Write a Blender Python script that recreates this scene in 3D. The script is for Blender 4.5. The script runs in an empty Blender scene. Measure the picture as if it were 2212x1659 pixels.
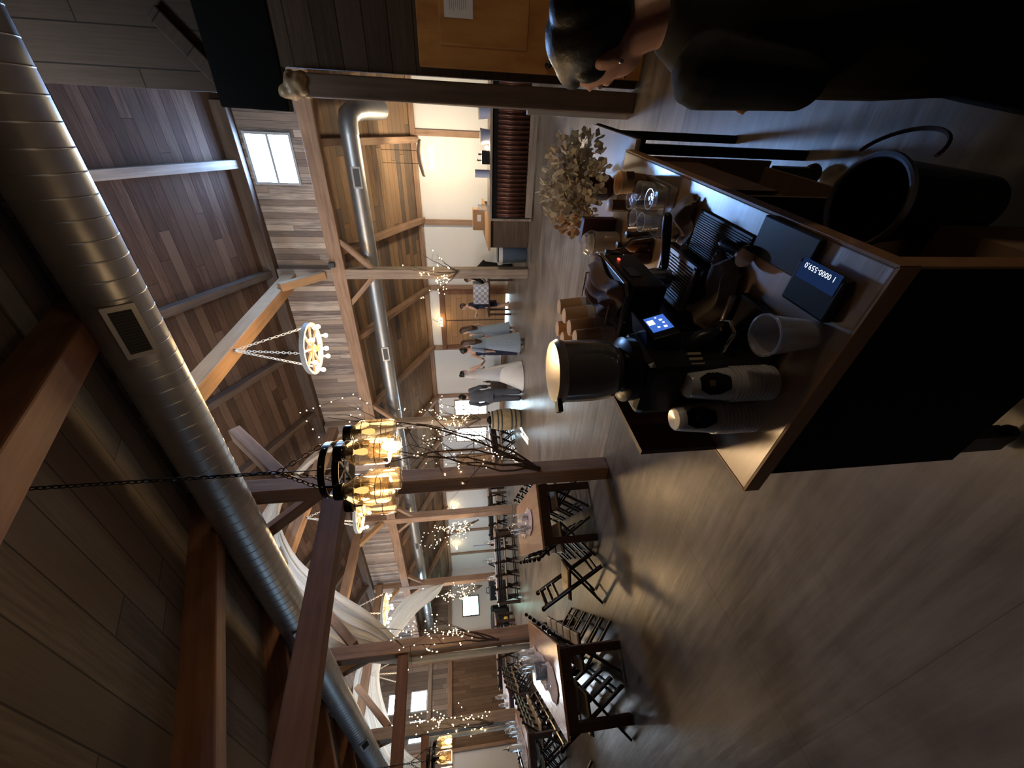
import bpy, bmesh, math, random
from math import sin, cos, pi, radians, sqrt, atan2, floor
from mathutils import Vector as V, Matrix as MX, Euler
random.seed(7)
SC = bpy.context.scene
COL = SC.collection
# ------------------------------------------------------------------ materials
def nmat(name):
    m = bpy.data.materials.new(name); m.use_nodes = True
    nt = m.node_tree; b = nt.nodes['Principled BSDF']
    return m, nt, b
def rgb(c): return (c[0], c[1], c[2], 1)
def mat(name, c, rough=.6, metal=0, emit=None, es=0, alpha=None, trans=0, spec=None, sheen=0, noise=0, nscale=20, bump=0):
    m, nt, b = nmat(name)
    b.inputs['Base Color'].default_value = rgb(c); b.inputs['Roughness'].default_value = rough
    b.inputs['Metallic'].default_value = metal
    if trans: b.inputs['Transmission Weight'].default_value = trans
    if spec is not None: b.inputs['Specular IOR Level'].default_value = spec
    if sheen: b.inputs['Sheen Weight'].default_value = sheen
    if emit: b.inputs['Emission Color'].default_value = rgb(emit); b.inputs['Emission Strength'].default_value = es
    if noise or bump:
        tc = nt.nodes.new('ShaderNodeTexCoord'); n = nt.nodes.new('ShaderNodeTexNoise')
        n.inputs['Scale'].default_value = nscale; n.inputs['Detail'].default_value = 5
        nt.links.new(tc.outputs['Object'], n.inputs['Vector'])
        if noise:
            mx = nt.nodes.new('ShaderNodeMix'); mx.data_type = 'RGBA'
            nt.links.new(n.outputs['Fac'], mx.inputs['Factor'])
            mx.inputs[6].default_value = rgb([x*(1-noise) for x in c]); mx.inputs[7].default_value = rgb([min(1, x*(1+noise)) for x in c])
            nt.links.new(mx.outputs[2], b.inputs['Base Color'])
        if bump:
            bp = nt.nodes.new('ShaderNodeBump'); bp.inputs['Strength'].default_value = bump; bp.inputs['Distance'].default_value = .02
            nt.links.new(n.outputs['Fac'], bp.inputs['Height']); nt.links.new(bp.outputs['Normal'], b.inputs['Normal'])
    return m
def emis(name, c, s, sample=True):
    m = bpy.data.materials.new(name); m.use_nodes = True; nt = m.node_tree
    for n in list(nt.nodes): nt.nodes.remove(n)
    e = nt.nodes.new('ShaderNodeEmission'); o = nt.nodes.new('ShaderNodeOutputMaterial')
    e.inputs[0].default_value = rgb(c); e.inputs[1].default_value = s
    nt.links.new(e.outputs[0], o.inputs[0])
    if not sample: m.cycles.emission_sampling = 'NONE'
    return m
def glassm(name, c=(1, 1, 1), rough=.03, mixf=.25, dif=.0, dc=(.75, .77, .8)):
    # thin clear glass: mostly see-through with a glossy skin
    m = bpy.data.materials.new(name); m.use_nodes = True; nt = m.node_tree
    for n in list(nt.nodes): nt.nodes.remove(n)
    o = nt.nodes.new('ShaderNodeOutputMaterial'); t = nt.nodes.new('ShaderNodeBsdfTransparent'); g = nt.nodes.new('ShaderNodeBsdfGlossy')
    t.inputs[0].default_value = rgb(c); g.inputs['Roughness'].default_value = rough; g.inputs[0].default_value = (.9, .9, .9, 1)
    lw = nt.nodes.new('ShaderNodeLayerWeight'); lw.inputs['Blend'].default_value = mixf
    mx = nt.nodes.new('ShaderNodeMixShader')
    nt.links.new(lw.outputs['Facing'], mx.inputs[0]); nt.links.new(t.outputs[0], mx.inputs[1]); nt.links.new(g.outputs[0], mx.inputs[2])
    last = mx
    if dif:
        d = nt.nodes.new('ShaderNodeBsdfDiffuse'); d.inputs[0].default_value = rgb(dc)
        m2 = nt.nodes.new('ShaderNodeMixShader'); m2.inputs[0].default_value = dif
        nt.links.new(mx.outputs[0], m2.inputs[1]); nt.links.new(d.outputs[0], m2.inputs[2]); last = m2
    nt.links.new(last.outputs[0], o.inputs[0])
    return m
def sunpane(name, c, st):
    m = emis(name, c, st); nt = m.node_tree; e = [n for n in nt.nodes if n.type == 'EMISSION'][0]; o = [n for n in nt.nodes if n.type == 'OUTPUT_MATERIAL'][0]
    t = nt.nodes.new('ShaderNodeBsdfTransparent'); a = nt.nodes.new('ShaderNodeAddShader')
    nt.links.new(e.outputs[0], a.inputs[0]); nt.links.new(t.outputs[0], a.inputs[1]); nt.links.new(a.outputs[0], o.inputs[0]); return m
class NT:
    def __init__(s, nt): s.nt = nt
    def n(s, t, **k):
        x = s.nt.nodes.new(t)
        for a, v in k.items(): setattr(x, a, v)
        return x
    def math(s, op, a, b=None):
        x = s.n('ShaderNodeMath', operation=op)
        for i, v in enumerate((a, b)):
            if v is None: continue
            if isinstance(v, (int, float)): x.inputs[i].default_value = v
            else: s.nt.links.new(v, x.inputs[i])
        return x.outputs[0]
    def lk(s, a, b): s.nt.links.new(a, b)
def ramp(h, fac, cols):
    r = h.n('ShaderNodeValToRGB'); h.lk(fac, r.inputs[0]); el = r.color_ramp.elements
    n = len(cols)
    while len(el) < n: el.new(.5)
    for i, c in enumerate(cols): el[i].position = i/(n-1); el[i].color = rgb(c)
    return r.outputs[0]
def planks(name, along, across, w, L, cols, rough=.7, gap=.04, grain=.35, gapdark=.25, spec=.12, bump=.3, stain=0):
    m, nt, b = nmat(name); h = NT(nt)
    tc = h.n('ShaderNodeTexCoord'); sp = h.n('ShaderNodeSeparateXYZ'); h.lk(tc.outputs['Object'], sp.inputs[0])
    A = sp.outputs['XYZ'.index(along)]; B = sp.outputs['XYZ'.index(across)]
    q = h.math('DIVIDE', B, w); idx = h.math('FLOOR', q); fr = h.math('FRACT', q)
    wn = h.n('ShaderNodeTexWhiteNoise', noise_dimensions='1D'); h.lk(idx, wn.inputs['W'])
    a2 = h.math('DIVIDE', h.math('ADD', A, h.math('MULTIPLY', wn.outputs['Value'], L*3)), L)
    j = h.math('FLOOR', a2); jf = h.math('FRACT', a2)
    cv = h.n('ShaderNodeCombineXYZ'); h.lk(idx, cv.inputs[0]); h.lk(j, cv.inputs[1])
    w2 = h.n('ShaderNodeTexWhiteNoise', noise_dimensions='2D'); h.lk(cv.outputs[0], w2.inputs['Vector'])
    gv = h.n('ShaderNodeCombineXYZ'); h.lk(h.math('MULTIPLY', A, 1.3), gv.inputs[0]); h.lk(h.math('MULTIPLY', B, 22), gv.inputs[1])
    h.lk(h.math('ADD', h.math('MULTIPLY', idx, 3.7), h.math('MULTIPLY', j, 5.3)), gv.inputs[2])
    nz = h.n('ShaderNodeTexNoise'); nz.inputs['Scale'].default_value = 1.6; nz.inputs['Detail'].default_value = 6; nz.inputs['Roughness'].default_value = .65
    h.lk(gv.outputs[0], nz.inputs['Vector'])
    f = h.math('ADD', h.math('MULTIPLY', w2.outputs['Value'], 1-grain), h.math('MULTIPLY', nz.outputs['Fac'], grain))
    col = ramp(h, f, cols)
    # darker streaks along the grain and gaps between boards
    st = h.math('ADD', h.math('MULTIPLY', nz.outputs['Fac'], .8), .55)
    g1 = h.math('GREATER_THAN', fr, gap); g2 = h.math('GREATER_THAN', jf, gap*w/L)
    g = h.math('MULTIPLY', g1, g2); g = h.math('ADD', h.math('MULTIPLY', g, 1-gapdark), gapdark)
    k = h.math('MULTIPLY', st, g)
    if stain:
        n2 = h.n('ShaderNodeTexNoise'); n2.inputs['Scale'].default_value = .9; n2.inputs['Detail'].default_value = 4
        h.lk(tc.outputs['Object'], n2.inputs['Vector'])
        k = h.math('MULTIPLY', k, h.math('ADD', h.math('MULTIPLY', n2.outputs['Fac'], stain), 1-stain*.5))
    mx = h.n('ShaderNodeMix', data_type='RGBA', blend_type='MULTIPLY'); mx.inputs[0].default_value = 1
    h.lk(col, mx.inputs[6]); cc = h.n('ShaderNodeCombineColor')
    for i in range(3): h.lk(k, cc.inputs[i])
    h.lk(cc.outputs[0], mx.inputs[7]); h.lk(mx.outputs[2], b.inputs['Base Color'])
    b.inputs['Roughness'].default_value = rough; b.inputs['Specular IOR Level'].default_value = spec
    if bump:
        bp = h.n('ShaderNodeBump'); bp.inputs['Strength'].default_value = bump; bp.inputs['Distance'].default_value = .01
        h.lk(k, bp.inputs['Height']); h.lk(bp.outputs['Normal'], b.inputs['Normal'])
    return m
def timber(name, cols, rough=.7, sx=1.2, sc=18, spec=.3):
    m, nt, b = nmat(name); h = NT(nt)
    tc = h.n('ShaderNodeTexCoord'); mp = h.n('ShaderNodeMapping'); h.lk(tc.outputs['Object'], mp.inputs[0])
    mp.inputs['Scale'].default_value = (sx, sc, sc)
    oi = h.n('ShaderNodeObjectInfo'); h.lk(h.math('MULTIPLY', oi.outputs['Random'], 40), mp.inputs['Location'])
    nz = h.n('ShaderNodeTexNoise'); nz.inputs['Scale'].default_value = 1.; nz.inputs['Detail'].default_value = 6; nz.inputs['Roughness'].default_value = .6
    h.lk(mp.outputs[0], nz.inputs['Vector'])
    kn = h.n('ShaderNodeTexNoise'); kn.inputs['Scale'].default_value = 2.2; kn.inputs['Detail'].default_value = 3; h.lk(tc.outputs['Object'], kn.inputs['Vector'])
    f = h.math('ADD', h.math('MULTIPLY', nz.outputs['Fac'], .65), h.math('MULTIPLY', kn.outputs['Fac'], .35))
    f = h.math('ADD', h.math('MULTIPLY', h.math('SUBTRACT', f, .5), 2.2), .5)
    h.lk(ramp(h, f, cols), b.inputs['Base Color']); b.inputs['Roughness'].default_value = rough; b.inputs['Specular IOR Level'].default_value = spec
    bp = h.n('ShaderNodeBump'); bp.inputs['Strength'].default_value = .3; bp.inputs['Distance'].default_value = .008
    h.lk(nz.outputs['Fac'], bp.inputs['Height']); h.lk(bp.outputs['Normal'], b.inputs['Normal'])
    return m
M = {}
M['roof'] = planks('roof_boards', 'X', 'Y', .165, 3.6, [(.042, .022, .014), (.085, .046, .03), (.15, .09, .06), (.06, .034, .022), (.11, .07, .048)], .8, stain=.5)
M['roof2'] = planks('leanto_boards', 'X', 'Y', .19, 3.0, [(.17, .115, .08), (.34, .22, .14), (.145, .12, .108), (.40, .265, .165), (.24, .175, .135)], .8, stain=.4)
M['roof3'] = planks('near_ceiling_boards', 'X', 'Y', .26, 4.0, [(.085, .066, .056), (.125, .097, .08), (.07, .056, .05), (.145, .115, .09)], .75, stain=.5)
M['clere'] = planks('weathered_boards', 'Z', 'X', .125, 5.3, [(.24, .17, .13), (.50, .39, .31), (.18, .14, .13), (.62, .52, .44), (.36, .28, .23)], .75, grain=.5, stain=.4)
M['part'] = planks('dark_boards', 'X', 'Z', .2, 2.4, [(.03, .018, .012), (.055, .036, .026), (.075, .05, .036), (.036, .024, .018)], .75, stain=.5)
M['partv'] = planks('dark_upright_boards', 'Z', 'X', .26, 3.4, [(.022, .013, .008), (.034, .022, .015), (.027, .017, .011)], .75, stain=.5)
M['endb'] = planks('end_boards', 'Z', 'Y', .2, 2.2, [(.22, .17, .14), (.38, .31, .26), (.17, .13, .11), (.42, .33, .26)], .75, grain=.6, stain=.4)
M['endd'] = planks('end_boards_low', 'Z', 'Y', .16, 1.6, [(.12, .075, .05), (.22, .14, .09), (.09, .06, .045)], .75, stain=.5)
M['barn'] = planks('barn_door_boards', 'X', 'Z', .2, 2.6, [(.36, .20, .10), (.46, .28, .15), (.30, .17, .09)], .55)
M['T1'] = timber('timber_warm', [(.17, .10, .065), (.34, .215, .145), (.46, .31, .22)])
M['T2'] = timber('timber_grey', [(.16, .115, .09), (.31, .24, .19), (.44, .36, .29)])
M['T3'] = timber('timber_dark', [(.05, .032, .022), (.10, .065, .045), (.16, .105, .075)])
M['T4'] = timber('timber_red', [(.10, .045, .024), (.19, .088, .048), (.25, .13, .075)])
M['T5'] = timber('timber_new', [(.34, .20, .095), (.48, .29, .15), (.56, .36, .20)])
M['white'] = mat('drywall', (.80, .80, .80), .8, noise=.03, nscale=2)
M['cream'] = mat('cream_paint', (.78, .76, .70), .6)
M['duct'] = mat('galvanized', (.46, .47, .48), .42, .85, noise=.18, nscale=6)
M['ductd'] = mat('vent_black', (.012, .012, .012), .6)
M['ductl'] = mat('vent_frame', (.5, .5, .5), .4, .7)
M['black'] = mat('black_plastic', (.012, .012, .013), .35)
M['blackm'] = mat('black_metal', (.010, .010, .011), .28, .3)
M['matte'] = mat('black_matte', (.009, .009, .009), .85, spec=.15)
M['chrome'] = mat('chrome', (.75, .75, .76), .12, 1)
M['steel'] = mat('brushed_steel', (.5, .5, .52), .28, 1)
M['glass'] = glassm('clear_glass')
M['glassf'] = glassm('frosty_glass', mixf=.45, rough=.12, dif=.22)
M['amberg'] = glassm('amber_lit_glass', (1, .93, .8), .05, .34, .045, (.92, .76, .48))
M['bulb'] = emis('filament_bulb', (1, .62, .22), 45, False)
M['bulb2'] = emis('warm_bulb', (1, .78, .45), 30, False)
M['fairy'] = emis('fairy_bulb', (1, .74, .38), 7, False)
M['sky'] = emis('bright_sky_glass', (.27, .51, 1), 62)
M['skyw'] = emis('near_day_glass', (.5, .75, 1), 4)
M['skyn'] = emis('north_sky_glass', (.74, .87, 1), 27)
M['sky2'] = emis('bright_day_glass', (.62, .85, 1), 9)
M['sky3'] = sunpane('sunny_glass', (.62, .85, 1), 7)
M['skyg'] = emis('garden_glass', (.55, 1, .85), 3)
M['chair'] = mat('mahogany_chair', (.022, .012, .010), .28)
M['pad'] = mat('ivory_pad', (.62, .52, .38), .5)
M['ttop'] = timber('table_top', [(.32, .17, .11), (.46, .26, .17), (.54, .33, .23)], .26, spec=.6)
M['tleg'] = timber('table_leg', [(.03, .016, .012), (.055, .03, .022), (.075, .04, .03)], .5)
M['lace'] = mat('lace', (.78, .70, .76), .85, noise=.25, nscale=60, bump=.6)
def sheer(name, c):
    m = bpy.data.materials.new(name); m.use_nodes = True; nt = m.node_tree
    for n in list(nt.nodes): nt.nodes.remove(n)
    o = nt.nodes.new('ShaderNodeOutputMaterial'); a = nt.nodes.new('ShaderNodeBsdfDiffuse'); b = nt.nodes.new('ShaderNodeBsdfTranslucent'); x = nt.nodes.new('ShaderNodeMixShader')
    a.inputs[0].default_value = rgb(c); b.inputs[0].default_value = rgb(c); x.inputs[0].default_value = .45
    nt.links.new(a.outputs[0], x.inputs[1]); nt.links.new(b.outputs[0], x.inputs[2]); nt.links.new(x.outputs[0], o.inputs[0]); return m
M['drape'] = sheer('sheer_drape', (.93, .91, .87))
M['twig'] = mat('twig_bark', (.09, .055, .035), .8)
M['kraft'] = mat('kraft_paper', (.68, .44, .24), .7)
M['kraftl'] = mat('kraft_base', (.80, .58, .36), .7)
M['paperw'] = mat('white_paper_rim', (.78, .70, .62), .6)
M['paper'] = mat('white_paper', (.82, .82, .84), .7)
M['lam'] = mat('counter_laminate', (.44, .40, .38), .2, spec=.7, noise=.12, nscale=7)
M['edge'] = timber('counter_edge', [(.30, .15, .07), (.42, .23, .11), (.5, .29, .15)], .4)
M['void'] = mat('dark_gap_black', (.003, .003, .003), .9, spec=.05)  # darkness of the gap over the post, put into the colour
M['maroon'] = mat('dark_stained_board', (.05, .014, .014), .5)
M['skin'] = mat('skin', (.52, .29, .20), .5)
M['skin2'] = mat('skin_light', (.66, .42, .33), .5)
M['hair'] = mat('black_hair', (.007, .006, .006), .42, noise=.4, nscale=120, bump=.08)
M['hairb'] = mat('brown_hair', (.06, .028, .016), .45, noise=.3, nscale=90)
M['navy'] = mat('navy_cloth', (.012, .014, .045), .75)
M['suit'] = mat('grey_suit', (.085, .095, .12), .8)
M['floral'] = mat('dusty_blue_floral', (.25, .32, .42), .8, noise=.45, nscale=45)
M['dblue'] = mat('dusty_blue', (.26, .34, .46), .8)
M['bride'] = mat('white_gown', (.80, .82, .86), .7, noise=.05, nscale=8)
M['cloth'] = mat('pink_brown_rag', (.36, .26, .23), .9, noise=.3, nscale=18)
M['clothg'] = mat('grey_rag', (.32, .285, .265), .95, noise=.3, nscale=25)
M['flower'] = mat('dried_petal', (.93, .77, .64), .8, noise=.35, nscale=12)
M['flower2'] = mat('dried_petal_brown', (.62, .43, .28), .8, noise=.35, nscale=12)
M['sugar'] = mat('raw_sugar', (.52, .36, .19), .8, noise=.3, nscale=60)
M['brown'] = mat('brown_glass', (.06, .025, .012), .12)
M['dred'] = mat('burgundy', (.05, .010, .014), .4)
M['scr'] = emis('blue_screen', (.05, .14, .55), .5, False)
M['scr2'] = emis('scale_screen', (.012, .03, .10), .3, False)
M['ico'] = emis('screen_icon', (.75, .85, 1), .75, False)
M['icoy'] = emis('screen_icon_yellow', (1, .95, .6), 1.0, False)
M['red'] = emis('red_indicator', (1, .03, .02), 3, False)
M['trash'] = mat('blue_grey_bin', (.11, .155, .22), .5)
M['oak'] = timber('barrel_oak', [(.26, .19, .10), (.44, .34, .19), (.55, .45, .27)], .5, sx=10, sc=2)
M['corr'] = None
M['card'] = mat('cardboard', (.40, .25, .14), .8)
M['pine'] = timber('knotty_pine', [(.32, .13, .04), (.52, .25, .075), (.62, .33, .12)], .4, sx=8, sc=2)
M['apron'] = mat('black_shirt', (.006, .006, .007), .85)
M['check'] = None
# ------------------------------------------------------------------ mesh builder
class MB:
    def __init__(s): s.v = []; s.f = []; s.mi = []; s.cur = 0
    def add(s, vs, fs, X=None):
        o = len(s.v)
        s.v += [tuple(X @ V(p)) for p in vs] if X else [tuple(p) for p in vs]
        s.f += [tuple(i+o for i in f) for f in fs]; s.mi += [s.cur]*len(fs)
        return s
    def box(s, c, d, rz=0, X=None, taper=1):
        x, y, z = d[0]/2, d[1]/2, d[2]/2; t = taper
        vs = [(-x, -y, -z), (x, -y, -z), (x, y, -z), (-x, y, -z), (-x*t, -y*t, z), (x*t, -y*t, z), (x*t, y*t, z), (-x*t, y*t, z)]
        m = MX.Translation(c) @ MX.Rotation(rz, 4, 'Z')
        if X: m = X @ m
        return s.add(vs, [(0, 3, 2, 1), (4, 5, 6, 7), (0, 1, 5, 4), (1, 2, 6, 5), (2, 3, 7, 6), (3, 0, 4, 7)], m)
    def bar(s, p, q, w, h, up=(0, 0, 1)):
        p = V(p); q = V(q); d = q-p; L = d.length; x = d.normalized(); y = V(up).cross(x)
        if y.length < 1e-4: y = V((0, 1, 0)).cross(x)
        y.normalize(); z = x.cross(y); m = MX((x, y, z)).transposed().to_4x4(); m.translation = (p+q)/2
        return s.box((0, 0, 0), (L, w, h), 0, m)
    def lathe(s, pr, n=20, c=(0, 0, 0), X=None, close=True):
        vs = []; fs = []
        for r, z in pr:
            for i in range(n):
                a = 2*pi*i/n; vs.append((c[0]+r*cos(a), c[1]+r*sin(a), c[2]+z))
        for k in range(len(pr)-1):
            for i in range(n):
                j = (i+1) % n; fs.append((k*n+i, k*n+j, (k+1)*n+j, (k+1)*n+i))
        if close:
            if pr[0][0] > 1e-4: fs.append(tuple(range(n-1, -1, -1)))
            if pr[-1][0] > 1e-4: fs.append(tuple((len(pr)-1)*n+i for i in range(n)))
        return s.add(vs, fs, X)
    def tube(s, pts, r, n=8, cap=True, X=None):
        pts = [V(p) for p in pts]; m = len(pts)
        rs = r if isinstance(r, (list, tuple)) else [r]*m
        vs = []; fs = []; pu = None
        for k, p in enumerate(pts):
            t = (pts[min(k+1, m-1)]-pts[max(k-1, 0)])
            if t.length < 1e-9: t = V((0, 0, 1))
            t.normalize()
            u = pu - t*pu.dot(t) if pu else (V((0, 0, 1)) if abs(t.z) < .9 else V((1, 0, 0))); u = u - t*u.dot(t)
            if u.length < 1e-6: u = V((0, 1, 0)) - t*t.y
            u.normalize(); pu = u; w = t.cross(u)
            for i in range(n):
                a = 2*pi*i/n; q = p+(u*cos(a)+w*sin(a))*rs[k]; vs.append(q)
        for k in range(m-1):
            for i in range(n):
                j = (i+1) % n; fs.append((k*n+i, k*n+j, (k+1)*n+j, (k+1)*n+i))
        if cap: fs += [tuple(range(n-1, -1, -1)), tuple((m-1)*n+i for i in range(n))]
        return s.add(vs, fs, X)
    def limb(s, pts, rs, n=12, X=None):
        # tube with rounded ends
        pts = [V(p) for p in pts]
        d0 = (pts[0]-pts[1]).normalized(); d1 = (pts[-1]-pts[-2]).normalized()
        P = [pts[0]+d0*rs[0]*.95, pts[0]+d0*rs[0]*.6]+pts+[pts[-1]+d1*rs[-1]*.6, pts[-1]+d1*rs[-1]*.95]
        R = [rs[0]*.3, rs[0]*.8]+list(rs)+[rs[-1]*.8, rs[-1]*.3]
        return s.tube(P, R, n, True, X)
    def ell(s, c, r, X=None, n=14, m=9):
        vs = [(c[0], c[1], c[2]-r[2])]; fs = []
        for k in range(1, m):
            t = pi*k/m
            for i in range(n):
                a = 2*pi*i/n; vs.append((c[0]+r[0]*sin(t)*cos(a), c[1]+r[1]*sin(t)*sin(a), c[2]-r[2]*cos(t)))
        vs.append((c[0], c[1], c[2]+r[2])); e = len(vs)-1
        for i in range(n): fs.append((0, 1+(i+1) % n, 1+i)); fs.append((e, e-n+i, e-n+(i+1) % n))
        for k in range(m-2):
            for i in range(n):
                j = (i+1) % n; fs.append((1+k*n+i, 1+k*n+j, 1+(k+1)*n+j, 1+(k+1)*n+i))
        return s.add(vs, fs, X)
    def loft(s, secs, n=20, X=None):
        # secs: (cx, cy, cz, rx, ry[, tilt matrix])
        vs = []; fs = []
        for q in secs:
            for i in range(n):
                a = 2*pi*i/n; vs.append((q[0]+q[3]*cos(a), q[1]+q[4]*sin(a), q[2]))
        for k in range(len(secs)-1):
            for i in range(n):
                j = (i+1) % n; fs.append((k*n+i, k*n+j, (k+1)*n+j, (k+1)*n+i))
        fs += [tuple(range(n-1, -1, -1)), tuple((len(secs)-1)*n+i for i in range(n))]
        return s.add(vs, fs, X)
    def poly(s, pts, off):
        # flat outline extruded by vector off
        n = len(pts); off = V(off)
        vs = [V(p) for p in pts]+[V(p)+off for p in pts]
        return s.add(vs, [tuple(range(n-1, -1, -1)), tuple(range(n, 2*n))]+[(i, (i+1) % n, n+(i+1) % n, n+i) for i in range(n)])
    def grid(s, fn, nu, nv, X=None):
        vs = [fn(i/(nu-1), j/(nv-1)) for i in range(nu) for j in range(nv)]
        fs = [(i*nv+j, (i+1)*nv+j, (i+1)*nv+j+1, i*nv+j+1) for i in range(nu-1) for j in range(nv-1)]
        return s.add(vs, fs, X)
    def build(s, name, m, parent=None, smooth=False, bevel=0, solid=0, X=None, loc=None):
        me = bpy.data.meshes.new(name); me.from_pydata([tuple(p) for p in s.v], [], s.f); me.update()
        ms = m if isinstance(m, (list, tuple)) else [m]
        for x in ms: me.materials.append(x)
        if len(ms) > 1:
            for p, i in zip(me.polygons, s.mi): p.material_index = i
        bm = bmesh.new(); bm.from_mesh(me); bmesh.ops.recalc_face_normals(bm, faces=bm.faces); bm.to_mesh(me); bm.free()
        if smooth:
            for p in me.polygons: p.use_smooth = True
            me.set_sharp_from_angle(angle=radians(42))
        o = bpy.data.objects.new(name, me); COL.objects.link(o)
        if parent: o.parent = parent
        if X is not None: o.matrix_local = X
        if loc is not None: o.location = loc
        if bevel:
            b = o.modifiers.new('bevel', 'BEVEL'); b.width = bevel; b.segments = 2; b.limit_method = 'ANGLE'
        if solid:
            b = o.modifiers.new('solid', 'SOLIDIFY'); b.thickness = solid; b.offset = 0
        return o
def tag(o, label=None, cat=None, group=None, kind=None):
    if label: o['label'] = label
    if cat: o['category'] = cat
    if group: o['group'] = group
    if kind: o['kind'] = kind
    return o
def thing(name, label, cat, loc=(0, 0, 0), rz=0, group=None):
    o = bpy.data.objects.new(name, None); COL.objects.link(o); o.location = loc; o.rotation_euler = (0, 0, rz); o.empty_display_size = .1
    return tag(o, label, cat, group)
def struct(name, mb, m, **k): return tag(mb.build(name, m, **k), kind='structure')
KIDS = {}
def copy_tree(o, parent=None):
    c = o.copy(); COL.objects.link(c)
    if parent: c.parent = parent; c.matrix_parent_inverse = o.matrix_parent_inverse.copy()
    for ch in list(o.children): copy_tree(ch, c)
    return c
def dup(o, loc, rz=0, label=None, group=None):
    c = copy_tree(o); c.location = loc; c.rotation_euler = (0, 0, rz)
    if label: c['label'] = label
    if group: c['group'] = group
    return c
NTRIM = [0]
def beam(p, q, w, h, m, up=(0, 0, 1), name=None, label=None, cat=None, bevel=.012, group=None, wob=.0):
    """a timber whose own X axis runs along its length"""
    p = V(p); q = V(q); d = q-p; L = d.length; x = d.normalized(); y = V(up).cross(x)
    if y.length < 1e-4: y = V((0, 1, 0)).cross(x)
    y.normalize(); z = x.cross(y); X = MX((x, y, z)).transposed().to_4x4(); X.translation = (p+q)/2
    b = MB(); n = max(2, int(L/.6)); vs = []
    for i in range(n+1):
        t = -L/2+L*i/n; a = 1+random.uniform(-wob, wob); c = 1+random.uniform(-wob, wob)
        vs += [(t, -w/2*a, -h/2*c), (t, w/2*a, -h/2*c), (t, w/2*c, h/2*a), (t, -w/2*c, h/2*a)]
    fs = [(0, 1, 2, 3), tuple(n*4+i for i in (3, 2, 1, 0))]
    for i in range(n):
        for k in range(4): fs.append((i*4+k, (i+1)*4+k, (i+1)*4+(k+1) % 4, i*4+(k+1) % 4))
    b.add(vs, fs)
    if name is None:
        NTRIM[0] += 1; o = b.build('trim_%d' % NTRIM[0], m, X=X, bevel=bevel); return tag(o, kind='structure')
    o = b.build(name, m, X=X, bevel=bevel); return tag(o, label, cat, group)
def mesh_from(o):
    dg = bpy.context.evaluated_depsgraph_get(); me = bpy.data.meshes.new_from_object(o.evaluated_get(dg)); return me
def fuse(mb, name, m, parent, voxel, smooth=6):
    """one continuous skin from overlapping closed shapes"""
    o = mb.build(name, m, parent)
    r = o.modifiers.new('r', 'REMESH'); r.mode = 'VOXEL'; r.voxel_size = voxel
    s = o.modifiers.new('s', 'SMOOTH'); s.factor = .5; s.iterations = smooth
    bpy.context.view_layer.update(); me = mesh_from(o); o.modifiers.clear(); o.data = me; me.name = name
    for p in me.polygons: p.use_smooth = True
    return o
def ptlight(name, loc, e, c, r=.05):
    l = bpy.data.lights.new(name, 'POINT'); l.energy = e; l.color = c; l.shadow_soft_size = r
    o = bpy.data.objects.new(name, l); COL.objects.link(o); o.location = loc; return o
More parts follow.
